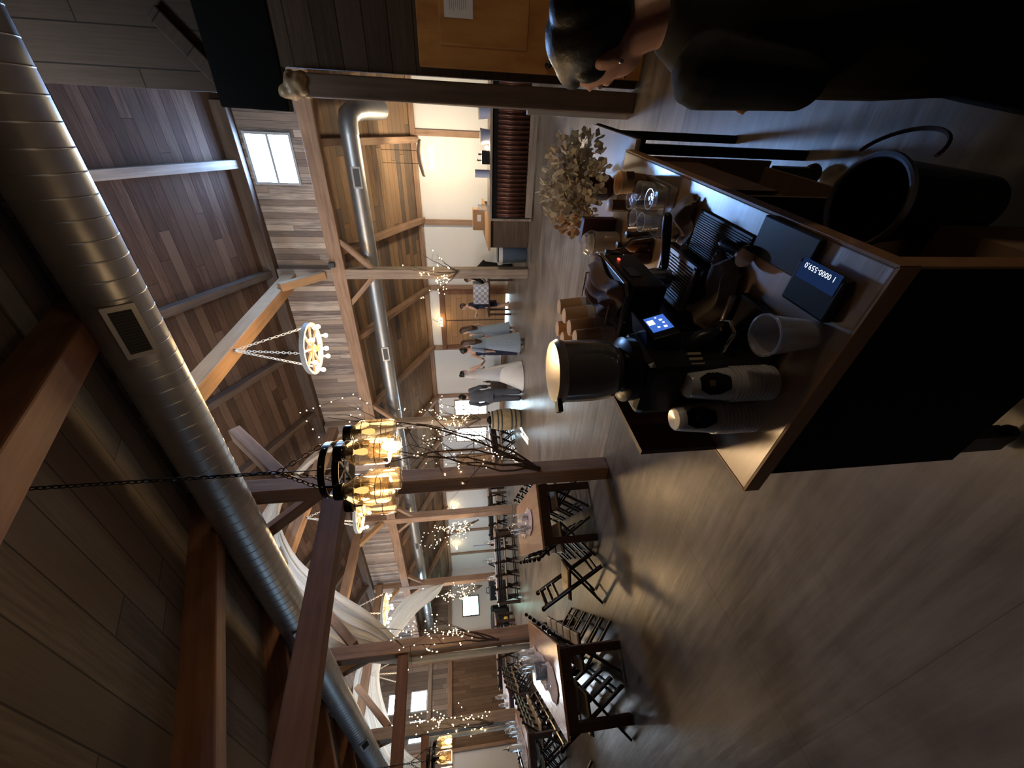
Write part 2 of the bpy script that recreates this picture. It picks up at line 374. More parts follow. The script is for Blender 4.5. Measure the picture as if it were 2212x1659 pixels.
# ------------------------------------------------------------------ floor
def floor_mat():
    m, nt, b = nmat('stained_concrete'); h = NT(nt)
    tc = h.n('ShaderNodeTexCoord'); sp = h.n('ShaderNodeSeparateXYZ'); h.lk(tc.outputs['Object'], sp.inputs[0])
    n1 = h.n('ShaderNodeTexNoise'); n1.inputs['Scale'].default_value = 1.1; n1.inputs['Detail'].default_value = 7; n1.inputs['Roughness'].default_value = .62; n1.inputs['Distortion'].default_value = .6
    h.lk(tc.outputs['Object'], n1.inputs['Vector'])
    mp = h.n('ShaderNodeMapping'); mp.inputs['Scale'].default_value = (.9, 9, 1); mp.inputs['Rotation'].default_value = (0, 0, .0); h.lk(tc.outputs['Object'], mp.inputs[0])
    n2 = h.n('ShaderNodeTexNoise'); n2.inputs['Scale'].default_value = 1.5; n2.inputs['Detail'].default_value = 6; h.lk(mp.outputs[0], n2.inputs['Vector'])
    # stamped planks beyond the column line, plain trowelled slab on the near side
    nave = h.math('GREATER_THAN', sp.outputs[1], 3.3)
    q = h.math('DIVIDE', sp.outputs[1], .31); idx = h.math('FLOOR', q); fr = h.math('FRACT', q)
    wn = h.n('ShaderNodeTexWhiteNoise', noise_dimensions='1D'); h.lk(idx, wn.inputs['W'])
    ln = h.math('FRACT', h.math('DIVIDE', h.math('ADD', sp.outputs[0], h.math('MULTIPLY', wn.outputs['Value'], 7)), 2.6))
    g = h.math('MULTIPLY', h.math('GREATER_THAN', fr, .035), h.math('GREATER_THAN', ln, .006))
    gap = h.math('SUBTRACT', 1, h.math('MULTIPLY', nave, h.math('MULTIPLY', h.math('SUBTRACT', 1, g), .28)))
    # saw-cut joints
    j1 = h.math('GREATER_THAN', h.math('ABSOLUTE', h.math('SUBTRACT', sp.outputs[1], 3.28)), .012)
    jx = h.math('GREATER_THAN', h.math('ABSOLUTE', h.math('SUBTRACT', h.math('FRACT', h.math('DIVIDE', h.math('ADD', sp.outputs[0], 1.2), 3.0)), .5)), .003)
    jn = h.math('GREATER_THAN', h.math('ABSOLUTE', h.math('SUBTRACT', sp.outputs[1], .4)), .0015)
    jj = h.math('ADD', h.math('MULTIPLY', h.math('MULTIPLY', j1, jn), .45), .55)
    jxx = h.math('ADD', h.math('MULTIPLY', h.math('MAXIMUM', jx, nave), .22), .78)
    f = h.math('ADD', h.math('MULTIPLY', n1.outputs['Fac'], .6), h.math('MULTIPLY', n2.outputs['Fac'], .4))
    f = h.math('ADD', f, h.math('MULTIPLY', h.math('MULTIPLY', h.math('SUBTRACT', wn.outputs['Value'], .5), nave), .07))
    f = h.math('ADD', h.math('MULTIPLY', h.math('SUBTRACT', f, .5), 3.0), .5)
    col = ramp(h, f, [(.075, .062, .055), (.15, .127, .11), (.235, .205, .178), (.32, .285, .25)])
    k = h.math('MULTIPLY', h.math('ADD', h.math('MULTIPLY', nave, .38), .62), h.math('MULTIPLY', gap, h.math('MULTIPLY', jj, jxx)))  # near-side slab coloured darker to stand for its weaker light
    cc = h.n('ShaderNodeCombineColor'); mx = h.n('ShaderNodeMix', data_type='RGBA', blend_type='MULTIPLY'); mx.inputs[0].default_value = 1
    for i in range(3): h.lk(k, cc.inputs[i])
    h.lk(col, mx.inputs[6]); h.lk(cc.outputs[0], mx.inputs[7]); h.lk(mx.outputs[2], b.inputs['Base Color'])
    h.lk(h.math('ADD', h.math('MULTIPLY', n1.outputs['Fac'], .25), .22), b.inputs['Roughness'])
    bp = h.n('ShaderNodeBump'); bp.inputs['Strength'].default_value = .25; bp.inputs['Distance'].default_value = .012
    h.lk(h.math('ADD', n2.outputs['Fac'], h.math('MULTIPLY', k, .5)), bp.inputs['Height']); h.lk(bp.outputs['Normal'], b.inputs['Normal'])
    return m
XL, XR, YN, YF = -22.0, 4.6, -2.7, 13.0
struct('floor', MB().box(((XL+XR)/2, (YN+YF)/2, -.06), (XR-XL+.4, YF-YN+.4, .12)), floor_mat())
# ------------------------------------------------------------------ walls
def wall_holes(mb, axis, at, th, a0, a1, z0, z1, holes):
    """boxes round rectangular openings; holes = (u0, u1, v0, v1)"""
    def bx(u0, u1, v0, v1):
        if u1-u0 < 1e-4 or v1-v0 < 1e-4: return
        if axis == 'y': mb.box(((u0+u1)/2, at+th/2, (v0+v1)/2), (u1-u0, abs(th), v1-v0))
        else: mb.box((at+th/2, (u0+u1)/2, (v0+v1)/2), (abs(th), u1-u0, v1-v0))
    hs = sorted(holes); u = a0
    cols = {}
    for q in hs: cols.setdefault((q[0], q[1]), []).append(q)
    for (p0, p1), qs in sorted(cols.items()):
        bx(u, p0, z0, z1); v = z0
        for q in sorted(qs, key=lambda t: t[2]): bx(p0, p1, v, q[2]); v = q[3]
        bx(p0, p1, v, z1); u = p1
    bx(u, a1, z0, z1)
    return mb
ZW = 2.84
FW = [(-10.32, -9.58, .74, 2.02), (-11.8, -11.1, .74, 2.02)]
struct('wall_far', wall_holes(MB(), 'y', YF, .14, XL, XR, 0, ZW, FW), M['white'])
CW = [(x-.41, x+.41, 4.88, 5.66) for x in (-.76, -5.4, -9.9, -14.3, -18.8)]
struct('wall_clerestory_far', wall_holes(MB(), 'y', 9.4, .08, XL, XR, 4.5, 6.0, CW[:1]), M['clere'])
struct('wall_clerestory_near', wall_holes(MB(), 'y', 3.1, -.08, XL, XR, 4.36, 6.0, CW), M['clere'])
EW = [(5.42, 6.12, 3.9, 4.55), (5.42, 6.12, 4.85, 5.55), (6.5, 7.2, 3.9, 4.55), (6.5, 7.2, 4.85, 5.55)]
struct('wall_end', wall_holes(MB(), 'x', XL, -.1, 2.9, 9.7, 2.85, 7.6, EW), M['endb'])
struct('wall_end_low', MB().box((XL-.05, 6.65, 1.42), (.1, 3.5, 2.85)), M['endd'])
EWL = [(10.3, 11.3, 1.3, 2.12)]
struct('wall_end_far', wall_holes(MB(), 'x', XL, -.1, 8.4, 13.14, 0, 2.85, EWL), M['white'])
struct('wall_end_near', MB().box((XL-.05, 1.1, 1.42), (.1, 7.6, 2.85)), M['white'])
col_dark = None
struct('wall_end_far_gable', MB().poly([(XL, 9.7, 2.85), (XL, 13.1, 2.85), (XL, 9.7, 4.6)], (-.1, 0, 0)), M['endb'])
struct('wall_end_near_gable', MB().poly([(XL, 2.9, 2.85), (XL, -.7, 2.85), (XL, 2.9, 4.6)], (-.1, 0, 0)), M['endb'])
NW = [(-11.6, -9.8, .8, 1.65), (-15.6, -13.8, .8, 1.65)]
struct('wall_near', wall_holes(MB(), 'y', YN, -.12, XL, XR, 0, 2.1, NW), M['part'])
struct('wall_right', MB().box((XR+.05, 5.1, 3.7), (.1, 16, 7.4)), M['part'])
# ------------------------------------------------------------------ ceilings (boarded roof slopes)
def slope(name, pts, m):
    mb = MB(); n = len(pts)
    y0, z0 = pts[0]; y1, z1 = pts[1]; t = .07
    mb.poly([(XL-.1, y0, z0), (XL-.1, y1, z1), (XL-.1, y1, z1+t), (XL-.1, y0, z0+t)], (XR-XL+.2, 0, 0))
    return struct(name, mb, m)
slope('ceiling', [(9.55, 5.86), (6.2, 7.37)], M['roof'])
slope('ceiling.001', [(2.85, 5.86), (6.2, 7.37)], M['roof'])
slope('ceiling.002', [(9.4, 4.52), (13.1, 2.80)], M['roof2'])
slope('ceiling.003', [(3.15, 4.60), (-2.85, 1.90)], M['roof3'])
# rafters of the main roof, of the far aisle and of the near aisle
for x in (1.2, -.85, -3.0, -5.05, -7.0, -9.3, -11.5, -13.8, -16.1, -18.4, -20.6):
    beam((x, 9.35, 5.86), (x, 6.2, 7.28), .15, .17, M['T3'] if x < -1 else M['T2'])
for x in (1.6, -.45, -2.55, -4.75, -7.0, -9.3, -11.6, -13.9, -16.2, -18.5):
    beam((x, 9.4, 4.36), (x, 12.95, 2.72), .15, .17, M['T1'])
for x in (.9, -1.25, -3.45, -5.65, -7.85, -10.1, -12.4):
    beam((x, 3.1, 4.46), (x, -2.6, 1.9), .2, .25, M['T4'])
# plates, eaves and girts along the hall
beam((1.2, 9.3, 4.43), (XL, 9.3, 4.43), .24, .30, M['T1'], wob=.04)
beam((.16, 9.28, 5.9), (XL, 9.28, 5.9), .22, .26, M['T3'])
beam((XR, 3.2, 4.35), (XL, 3.2, 4.35), .22, .28, M['T3'])
beam((XR, 12.95, 2.80), (XL, 12.95, 2.80), .12, .15, M['T1'])
beam((XL+.06, 8.6, 2.82), (XL+.06, 3.0, 2.82), .12, .2, M['T1'])
beam((XL+.06, 13, 2.84), (XL+.06, 8.4, 2.84), .1, .18, M['T2'])
beam((XL+.05, 4.95, 0), (XL+.05, 4.95, 7), .22, .12, M['T1'], up=(0, 1, 0))
beam((XL+.05, 8.3, 0), (XL+.05, 8.3, 6), .22, .12, M['T1'], up=(0, 1, 0))
beam((XL+.06, 9.3, 3.75), (XL+.06, 3.1, 3.75), .12, .18, M['T2'])
# posts on the far wall and its base trim
for x in (1.6, -.28, -2.62, -4.72, -7.06, -9.3, -12.4, -15.0, -18.3, -20.4):
    beam((x, 12.97, 0), (x, 12.97, 2.75), .16 if x > -5 or x < -7.5 else .18, .08, M['T1'], up=(0, 1, 0))
beam((XL+.04, 9.4, 0), (XL+.04, 9.4, 2.75), .16, .08, M['T4'], up=(0, 1, 0))
tag(MB().box((-13.6, 12.985, .08), (16.4, .03, .16)).build('baseboard_far', M['T1']), kind='structure')
# ------------------------------------------------------------------ timber columns of the two arcades
def column(x, y, z, w, m, label, wob=.03):
    return beam((x, y, 0), (x, y, z), w, w, m, up=(0, 1, 0), name='timber_column', label=label, cat='column', bevel=.015, wob=wob)
column(-3.47, 3.17, 5.5, .20, M['T1'], 'nearest weathered timber column, behind the mason jar chandelier')
column(-7.66, 3.17, 5.5, .22, M['T1'], 'timber column with a long white drape hanging down one side')
column(-11.95, 3.17, 5.5, .24, M['T2'], 'grey timber column rising behind the leftmost long tables')
column(-3.02, 9.3, 5.75, .23, M['T2'], 'pale timber column carrying two knee braces beside the blue grey bin')
column(-7.62, 9.3, 5.75, .25, M['T2'], 'timber column standing right behind the oak barrel')
column(-12.08, 9.3, 5.75, .27, M['T1'], 'timber column with twigs and lights between the long far tables')
column(-16.6, 9.3, 5.75, .26, M['T1'], 'farthest timber column, where the second white drape is tied')
# tie beams across the nave and the near aisle
beam((-3.12, 9.3, 5.5), (-3.42, 3.1, 5.5), .26, .27, M['T5'], name='tie_beam', label='orange lit tie beam the chain of the wheel chandelier hangs from', cat='beam', wob=.03)
for x, l in ((-7.64, 'tie beam crossing the nave just behind the mason jar chandelier'), (-12.05, 'tie beam over the smaller wheel chandelier beyond the white drape'), (-16.45, 'tie beam nearest the four bright gable windows')):
    beam((x, 9.3, 5.5), (x, 3.1, 5.5), .24, .26, M['T1'], name='tie_beam', label=l, cat='beam', wob=.03)
beam((-3.5, 3.08, 3.16), (-3.42, -2.6, 2.50), .16, .22, M['T4'], name='tie_beam', label='dark red tie beam running from the nearest column to the left edge', cat='beam', wob=.02)
beam((-7.66, 3.06, 2.90), (-7.66, -2.6, 2.72), .15, .17, M['T4'])
beam((-11.95, 3.06, 2.90), (-11.95, -2.6, 2.6), .15, .17, M['T4'])
fl = tag(MB().box((-2.78, 9.12, 4.52), (.10, .12, .12)).build('flood_lamp', M['black']), 'small black flood lamp on the far plate beam beside the pale column', 'lamp')
# knee braces and the corbel under the first tie beam
for x in (-3.02, -7.62, -12.08, -16.6):
    beam((x-.08, 9.3, 3.68), (x-.75, 9.3, 4.32), .11, .13, M['T1'], up=(0, 1, 0))
    beam((x+.08, 9.3, 3.68), (x+.75, 9.3, 4.32), .11, .13, M['T1'], up=(0, 1, 0))
    beam((x, 9.15, 4.75), (x, 8.35, 5.42), .15, .17, M['T5'], up=(1, 0, 0))
for x in (-3.47, -7.66, -11.95):
    beam((x, 3.3, 3.75), (x, 4.2, 4.65), .14, .2, M['T1'], up=(1, 0, 0))
    beam((x-.08, 3.2, 3.35), (x-.8, 3.2, 4.2), .12, .14, M['T1'], up=(0, 1, 0))
# ------------------------------------------------------------------ windows
NWIN = [0]
def window(axis, at, u0, u1, v0, v1, face, glassmat, fm, nx=1, ny=2, see=False, deep=.05):
    NWIN[0] += 1; f = MB(); w = .045
    def bx(a0, a1, b0, b1, d=deep):
        c = ((a0+a1)/2, at, (b0+b1)/2) if axis == 'y' else (at, (a0+a1)/2, (b0+b1)/2)
        f.box(c, (a1-a0, d, b1-b0) if axis == 'y' else (d, a1-a0, b1-b0))
    bx(u0-.05, u1+.05, v1, v1+w); bx(u0-.05, u1+.05, v0-w, v0); bx(u0-w, u0, v0, v1); bx(u1, u1+w, v0, v1)
    o = tag(f.build('window_%d' % NWIN[0], fm), kind='structure')
    g = MB(); c = at+face*(-.03)
    if axis == 'y': g.add([(u0, c, v0), (u1, c, v0), (u1, c, v1), (u0, c, v1)], [(0, 1, 2, 3)])
    else: g.add([(c, u0, v0), (c, u1, v0), (c, u1, v1), (c, u0, v1)], [(0, 1, 2, 3)])
    g.build('pane', glassmat, o)
    b = MB(); s = .02 if axis == 'x' or at > 10 else .036
    for i in range(1, nx):
        u = u0+(u1-u0)*i/nx
        b.box((u, at, (v0+v1)/2) if axis == 'y' else (at, u, (v0+v1)/2), (s, .03, v1-v0) if axis == 'y' else (.03, s, v1-v0))
    for i in range(1, ny):
        v = v0+(v1-v0)*i/ny
        b.box(((u0+u1)/2, at, v) if axis == 'y' else (at, (u0+u1)/2, v), (u1-u0, .03, s*1.3) if axis == 'y' else (.03, u1-u0, s*1.3))
    b.build('glazing_bar', fm, o)
    return o
frm = mat('window_frame_dark', (.06, .05, .05), .5); frw = mat('window_frame_pale', (.45, .47, .5), .5)
for i, (a, b, c, d) in enumerate(CW[:1]): window('y', 9.38, a, b, c, d, -1, M['sky' if i == 0 else 'skyn'], frw if i == 0 else frm, 1, 2)
for (a, b, c, d) in CW: window('y', 3.08, a, b, c, d, 1, M['skyn'], frm, 1, 2)  # unseen windows, added on this side to light the nave
for (a, b, c, d) in FW: window('y', 12.98, a, b, c, d, -1, M['sky3'], M['T1'], 3, 4)
for (a, b, c, d) in EW: window('x', XL+.02, a, b, c, d, 1, M['skyn'], frw, 2, 2)
for (a, b, c, d) in EWL: window('x', XL+.02, a, b, c, d, 1, M['skyg'], frm, 1, 2)
for (a, b, c, d) in NW: window('y', YN+.02, a, b, c, d, 1, M['skyw'], frm, 2, 1)
# ------------------------------------------------------------------ barn doors in the far wall
d1 = tag(MB().box((-5.92, 12.93, 1.13), (2.0, .06, 2.14)).build('door_1', M['barn']), kind='structure')
fr = MB()
for c, d in (((-5.92, 12.92, 2.29), (2.3, .12, .17)), ((-6.98, 12.92, 1.1), (.14, .12, 2.25)), ((-4.86, 12.92, 1.1), (.14, .12, 2.25)), ): fr.box(c, d)
fr.build('door_frame', M['T4'], d1)
# daylight showing under and beside the doors
MB().box((-5.92, 12.95, .03), (2.0, .02, .05)).box((-6.88, 12.93, 1.5), (.03, .05, .9)).build('daylight_gap', M['sky2'], d1)
MB().box((-5.92, 12.885, 1.13), (.02, .02, 2.1)).build('door_seam', M['T3'], d1)
tag(MB().box((-13.2, 12.93, 1.05), (1.1, .06, 2.1)).build('door_2', M['barn']), kind='structure')
# ------------------------------------------------------------------ partition with the knotty pine door, right of the nave
struct('wall_partition', wall_holes(MB(), 'y', 4.36, .08, .325, XR, 0, 3.3, []), M['part'])
struct('wall_partition_upper', MB().box((2.38, 4.5, 5.4), (4.5, .08, 3.9)), M['partv'])
beam((.02, 4.42, 3.40), (3.5, 4.42, 3.34), .14, .55, M['void'])  # block coloured near black in place of the dark gap above the post
beam((.15, 4.44, 3.6), (.62, 4.44, 4.0), .06, .12, M['partv'])
pc = beam((.21, 4.39, 0), (.21, 4.39, 2.95), .17, .2, M['T3'], up=(0, 1, 0), name='rough_post', label='dark rough sawn post with a knobbly burl top at the partition end', cat='post', wob=.06)
bl = MB()
for k in range(26):
    a = random.uniform(0, 6.3); r = random.uniform(.05, .09)
    bl.ell((.20+.055*cos(a), 4.35+.055*sin(a), random.uniform(2.94, 3.18)), (r*.72, r*.7, r*random.uniform(.5, .8)), n=9, m=6)
b_ = fuse(bl, 'burl', timber('burl_wood', [(.10, .065, .04), (.30, .21, .12), (.5, .38, .24)], .4, 6, 6), None, .014, 1); b_.parent = pc; b_.matrix_parent_inverse = pc.matrix_local.inverted()
struct('trim_901', MB().box((.11, 4.46, .5), (.05, .04, 1.0)), M['cream'])
# the pine door
d3 = tag(MB().box((.82, 4.33, .97), (.88, .05, 2.0)).build('door_3', M['pine'], bevel=.006), kind='structure')
pn = MB()
for c, d in (((.82, 4.295, 1.42), (.58, .02, .74)), ((.82, 4.295, .52), (.58, .02, .7))): pn.box(c, d, taper=1)
pn.build('raised_panel', M['pine'], d3, bevel=.012)
MB().lathe([(.0, 0), (.027, .0), (.027, .012), (.012, .02), (.012, .045), (.026, .055), (.026, .075), (0, .085)], 16, X=MX.Translation((.445, 4.305, .86)) @ MX.Rotation(pi/2, 4, 'X')).build('door_knob', M['blackm'], d3, smooth=True)
nt_ = tag(MB().box((.835, 4.278, 1.63), (.27, .004, .23)).build('paper_notice', M['paper']), 'white paper notice taped to the knotty pine door', 'notice')
ln = MB()
for k in range(9): ln.box((.835+random.uniform(-.01, .01), 4.2755, 1.70-.016*k), (.2-random.uniform(0, .05), .001, .006))
ln.build('print_line', mat('print_grey', (.45, .45, .47), .8), nt_)
# ------------------------------------------------------------------ air ducts
def duct(name, label, pts, r, vents, seam, rz=0):
    t = thing(name, label, 'duct', (0, 0, 0))
    mb = MB(); prof = []
    P = [V(p) for p in pts]; path = []; rad = []
    for a, b in zip(P[:-1], P[1:]):
        n = max(1, int((b-a).length/seam))
        for i in range(n):
            q = a+(b-a)*i/n; path.append(q); rad.append(r)
            d = (b-a).normalized()
            if n > 2: path += [q+d*.004, q+d*.007, q+d*.010, q+d*.014]; rad += [r, r*1.012, r, r]
    path.append(P[-1]); rad.append(r)
    mb.tube(path, rad, 28); mb.build('duct_pipe', M['duct'], t, smooth=True)
    return t
t = duct('air_duct', 'large round galvanized duct sweeping across the near ceiling', [(3.5, 2.72, 3.97), (-21.9, 2.72, 3.97)], .19, [], .115)
for x, w in ((-1.22, .36), (-5.5, .34), (-10.05, .34), (-14.5, .34)):
    # grille plates sit on the lower camera side of the pipe
    X = MX.Translation((x, 2.72, 3.97)) @ MX.Rotation(radians(39), 4, 'X')
    g = MB().box((0, -.19, 0), (w, .03, .17), X=X).build('vent_frame', M['ductl'], t)
    q = MB().box((0, -.20, 0), (w-.07, .02, .115), X=X)
    q.build('vent_opening', M['ductd'], g)
    sl = MB()
    for k in range(14): sl.box((-w/2+.05+k*(w-.1)/13, -.208, 0), (.004, .012, .115), X=X)
    sl.build('vent_slat', mat('vent_slat_%d' % int(-x), (.05, .05, .05), .5), g)
el = [(.02+.30*cos(a), 9.85+.0, 3.98+0*sin(a)) for a in (0,)]
arc = [(.05-.32*(1-cos(a)) if False else .05+.30*sin(a)-.30, 9.85+.34*(1-cos(a)), 3.86) for a in [i*pi/2/6 for i in range(7)]]
t = duct('air_duct', 'pale round duct with an elbow running under the far lean-to ceiling', [(-21.9, 9.85, 3.82), (-.28, 9.85, 3.82)], .185, [], .9)
MB().tube([(-.3, 9.85, 3.82), (-.12, 9.86, 3.82), (.02, 9.92, 3.80), (.1, 10.05, 3.72), (.14, 10.3, 3.6), (.16, 11.0, 3.3)], .195, 24).build('duct_elbow', M['duct'], t, smooth=True)
for x in (-1.08, -5.42, -10, -14.4):
    X = MX.Translation((x, 9.85, 3.82)) @ MX.Rotation(radians(12), 4, 'X')
    g = MB().box((0, -.185, 0), (.42, .02, .19), X=X).build('vent_frame', M['ductl'], t)
    MB().box((0, -.197, 0), (.34, .012, .12), X=X).build('vent_opening', mat('vent_dim_%d' % int(-x), (.09, .09, .1), .6), g)
# ------------------------------------------------------------------ espresso cart in the foreground
CR = radians(-4.5); CA = V((-.818, .635, 0)); CM = MX.Translation(CA) @ MX.Rotation(CR, 4, 'Z')
def W(u, v, z=.95): return tuple(CM @ V((u, v, z)))
def cthing(name, label, cat, u, v, z=.95, rz=0, group=None): return thing(name, label, cat, W(u, v, z), CR+rz, group)
M['ctop'] = timber('counter_top', [(.28, .18, .115), (.34, .225, .145), (.38, .26, .175)], .32, spec=1.0)
M['inner'] = timber('cart_inside', [(.10, .05, .028), (.15, .08, .045), (.2, .11, .06)], .6)
t = thing('coffee_cart', 'black panelled coffee cart with a tan laminate counter top', 'cart', tuple(CA), CR)
_b = M['ctop'].node_tree.nodes['Principled BSDF']; _b.inputs['IOR'].default_value = 1.9; _b.inputs['Coat Weight'].default_value = 1; _b.inputs['Coat Roughness'].default_value = .30; _b.inputs['Coat IOR'].default_value = 1.8
MB().box((.318, .676, .932), (.637, 1.353, .034)).build('counter_top', M['ctop'], t, bevel=.003)
e = MB(); e.box((.318, -.003, .928), (.643, .006, .044)).box((.640, .676, .928), (.006, 1.36, .044)).box((-.003, .676, .928), (.006, 1.36, .044))
e.build('edge_band', M['edge'], t)
MB().box((.325, .035, .58), (.60, .02, .66)).build('front_panel', M['matte'], t)
MB().box((.035, .676, .58), (.02, 1.28, .66)).build('side_panel', M['matte'], t)
MB().box((.325, 1.318, .58), (.60, .02, .66)).build('end_panel', M['inner'], t)
MB().box((.31, .676, .262), (.58, 1.28, .02)).build('bottom_shelf', M['inner'], t)
MB().box((.34, 1.0, .62), (.52, .62, .018)).build('middle_shelf', M['inner'], t)
MB().box((.33, .69, .59), (.55, .02, .64)).build('divider', M['inner'], t)
MB().box((.60, 1.03, .76), (.018, .56, .29)).build('cupboard_door', M['inner'], t)
MB().box((.62, .05, .58), (.02, .05, .66)).build('corner_post', M['edge'], t)
for (u, v) in ((.06, .07), (.58, .07), (.06, 1.27), (.58, 1.27)):
    MB().lathe([(.0, -.012), (.045, -.012), (.05, 0), (.045, .012), (0, .012)], 16, X=MX.Translation((u, v, .052)) @ MX.Rotation(pi/2, 4, 'X')).box((u, v, .15), (.06, .05, .2)).build('caster', M['black'], t, smooth=True)
tag(MB().box((0, 0, 0), (.016, .80, .245), X=CM @ MX.Translation((.009, .545, 1.0735))).build('splash_board', M['maroon']), 'dark red stained board standing along the far side of the cart', 'board')
# lower side table with the flowers
t = thing('side_table', 'low dark edged side table behind the cart carrying dried flowers', 'table', W(.36, 1.72, 0), CR)
MB().box((0, 0, .888), (.64, .68, .024)).build('table_top', M['lam'], t)
MB().box((0, 0, .866), (.65, .69, .02)).build('edge_frame', M['matte'], t)
for sx in (-1, 1):
    for sy in (-1, 1): MB().box((sx*.28, sy*.30, .428), (.04, .04, .856)).build('leg', M['matte'], t)
# dried flowers
t = thing('flower_bouquet', 'big bunch of dried beige flowers in a dark vase', 'flowers', W(.44, 1.58, .9), CR)
MB().lathe([(.045, 0), (.06, .02), (.065, .06), (.05, .11), (.045, .13)], 20).build('vase', M['dred'], t, smooth=True)
rf = random.Random(3)
for k in range(15):
    a = k*2.4; rr = .03+.145*sqrt(k/15); cz = .235-.3*rr*rr/.03*.1+rf.uniform(-.06, .06)
    c = V((rr*cos(a)*1.0, rr*sin(a)*1.0, cz)); mb = MB(); R = rf.uniform(.075, .1)
    for j in range(120):
        d = V((rf.gauss(0, 1), rf.gauss(0, 1), rf.gauss(.25, 1))).normalized(); p = c+d*R*rf.uniform(.55, 1.05)
        s = rf.uniform(.014, .027); q = d.cross(V((rf.gauss(0, 1), rf.gauss(0, 1), rf.gauss(0, 1)))).normalized(); w = d.cross(q)
        up = (d*.8+q*rf.uniform(-.6, .6)).normalized()
        mb.add([p-w*s*.25, p+w*s*.25, p+up*s*1.1+w*s*.75, p+up*s*1.6, p+up*s*1.1-w*s*.75], [(0, 1, 2, 3, 4)])
    mb.build('flower_head', M['flower'] if k % 3 else M['flower2'], t)
st = MB()
for k in range(15):
    a = k*2.4; rr = .03+.17*sqrt(k/15); st.tube([(0, 0, .12), (rr*.5*cos(a), rr*.5*sin(a), .2), (rr*cos(a), rr*sin(a), .25)], .003, 5)
st.build('stem', M['twig'], t)
# espresso machine
t = cthing('espresso_machine', 'black espresso machine with a bright steel top plate', 'coffee machine', 0, 0)
MB().box((.17, .575, .135), (.22, .27, .25)).build('body', M['black'], t, bevel=.008)
MB().box((.34, .575, .205), (.125, .27, .115)).build('group_housing', M['black'], t, bevel=.008)
MB().box((.255, .575, .03), (.39, .27, .04)).build('base', M['black'], t, bevel=.006)
pl = MB().poly([(.05, .435, .265), (.375, .435, .265), (.405, .465, .265), (.405, .715, .265), (.05, .715, .265)], (0, 0, .014))
pl.build('top_plate', M['steel'], t, bevel=.002)
bl = MB()
for (u, v) in ((.385, .47), (.30, .445), (.39, .70)): bl.lathe([(.006, 0), (.006, .003), (.003, .006)], 10, (u, v, .279))
bl.build('screw', M['chrome'], t)
rl = MB()
for v in (.45, .70): rl.tube([(.06, v, .28), (.06, v, .315), (.34, v, .315), (.34, v, .28)], .004, 6)
rl.tube([(.06, .45, .315), (.06, .70, .315)], .004, 6).build('cup_rail', M['chrome'], t)
MB().lathe([(.034, 0), (.036, .03), (.030, .06)], 20, (.365, .585, .095)).build('group_head', M['steel'], t, smooth=True)
tr = MB(); tr.box((.372, .475, .052), (.15, .012, .014)).box((.372, .69, .052), (.15, .012, .014)).box((.30, .582, .052), (.012, .226, .014)).box((.444, .582, .052), (.012, .226, .014))
g = tr.build('drip_tray', mat('tray_rim_steel', (.62, .62, .64), .35, .75), t)
gr = MB()
for k in range(15): gr.box((.306+.0095*k, .582, .053), (.0045, .21, .006))
for v in (.53, .582, .634): gr.box((.372, v, .051), (.14, .004, .004))
gr.build('grille', mat('tray_steel', (.62, .64, .68), .36, .75), g)
MB().box((.372, .582, .04), (.14, .21, .004)).build('drip_well', mat('well_blue_black', (.01, .012, .03), .2), g)
pf = MB().lathe([(.031, 0), (.034, .022)], 20, (.365, .585, .07)).build('portafilter', M['steel'], t, smooth=True)
MB().limb([(.40, .60, .085), (.44, .612, .09), (.50, .632, .097), (.545, .647, .10)], [.011, .014, .016, .014], 12).build('handle', M['black'], pf, smooth=True)
sp = MB(); sp.tube([(.365, .585, .07), (.365, .585, .055), (.38, .565, .05)], .008, 8).tube([(.365, .585, .055), (.38, .60, .05)], .008, 8).build('spout', M['black'], pf, smooth=True)
MB().lathe([(.0, 0), (.036, 0), (.036, .03), (.028, .034), (0, .036)], 24, X=MX.Translation((.37, .712, .215)) @ MX.Rotation(-pi/2, 4, 'X')).build('steam_knob', M['black'], t, smooth=True)
MB().lathe([(.037, .008), (.038, .011), (.037, .014)], 24, X=MX.Translation((.37, .712, .215)) @ MX.Rotation(-pi/2, 4, 'X'), close=False).build('knob_ring', M['chrome'], t)
MB().tube([(.42, .71, .2), (.45, .72, .17), (.46, .725, .09), (.455, .72, .06)], .0045, 8).build('steam_wand', M['chrome'], t, smooth=True)
MB().box((.4035, .66, .225), (.004, .012, .007)).build('indicator_light', M['red'], t)
MB().box((.404, .55, .22), (.003, .07, .035)).build('control_panel', mat('panel_blue_black', (.02, .03, .06), .15), t)
tg = MB()
for (x, y, z) in ((.10, .70, .32), (.14, .71, .33), (.20, .715, .32), (.08, .60, .33)): tg.tube([(x, y, .27), (x, y+.004, z)], .004, 6)
tg.build('valve_pin', M['brown'], t)
# rags
def rag(name, label, u, v, z, su, sv, h, m, rz=0, seed=1, fold=3.):
    r = random.Random(seed); ph = [r.uniform(0, 6) for _ in range(6)]
    def f(i, j):
        x = (i-.5)*su; y = (j-.5)*sv; e = min(i, 1-i, j, 1-j)*8; e = min(1, e)
        zz = h*(.45+.22*sin(fold*6*i+ph[0]+2*j)+.18*sin(fold*4*j+ph[1]+3*i)+.15*sin(14*i*j+ph[2]))*e+.004
        return (x+.012*sin(9*j+ph[3]), y+.012*sin(8*i+ph[4]), zz)
    mb = MB().grid(f, 26, 26); o = mb.build(name, m, smooth=True, solid=.006)
    o.matrix_world = CM @ MX.Translation((u, v, z)) @ MX.Rotation(rz, 4, 'Z')
    return tag(o, label, 'rag')
rag('bar_rag', 'pinkish brown rag crumpled on top of the espresso machine', .332, .585, 1.232, .115, .30, .055, M['cloth'], -.03, 2)
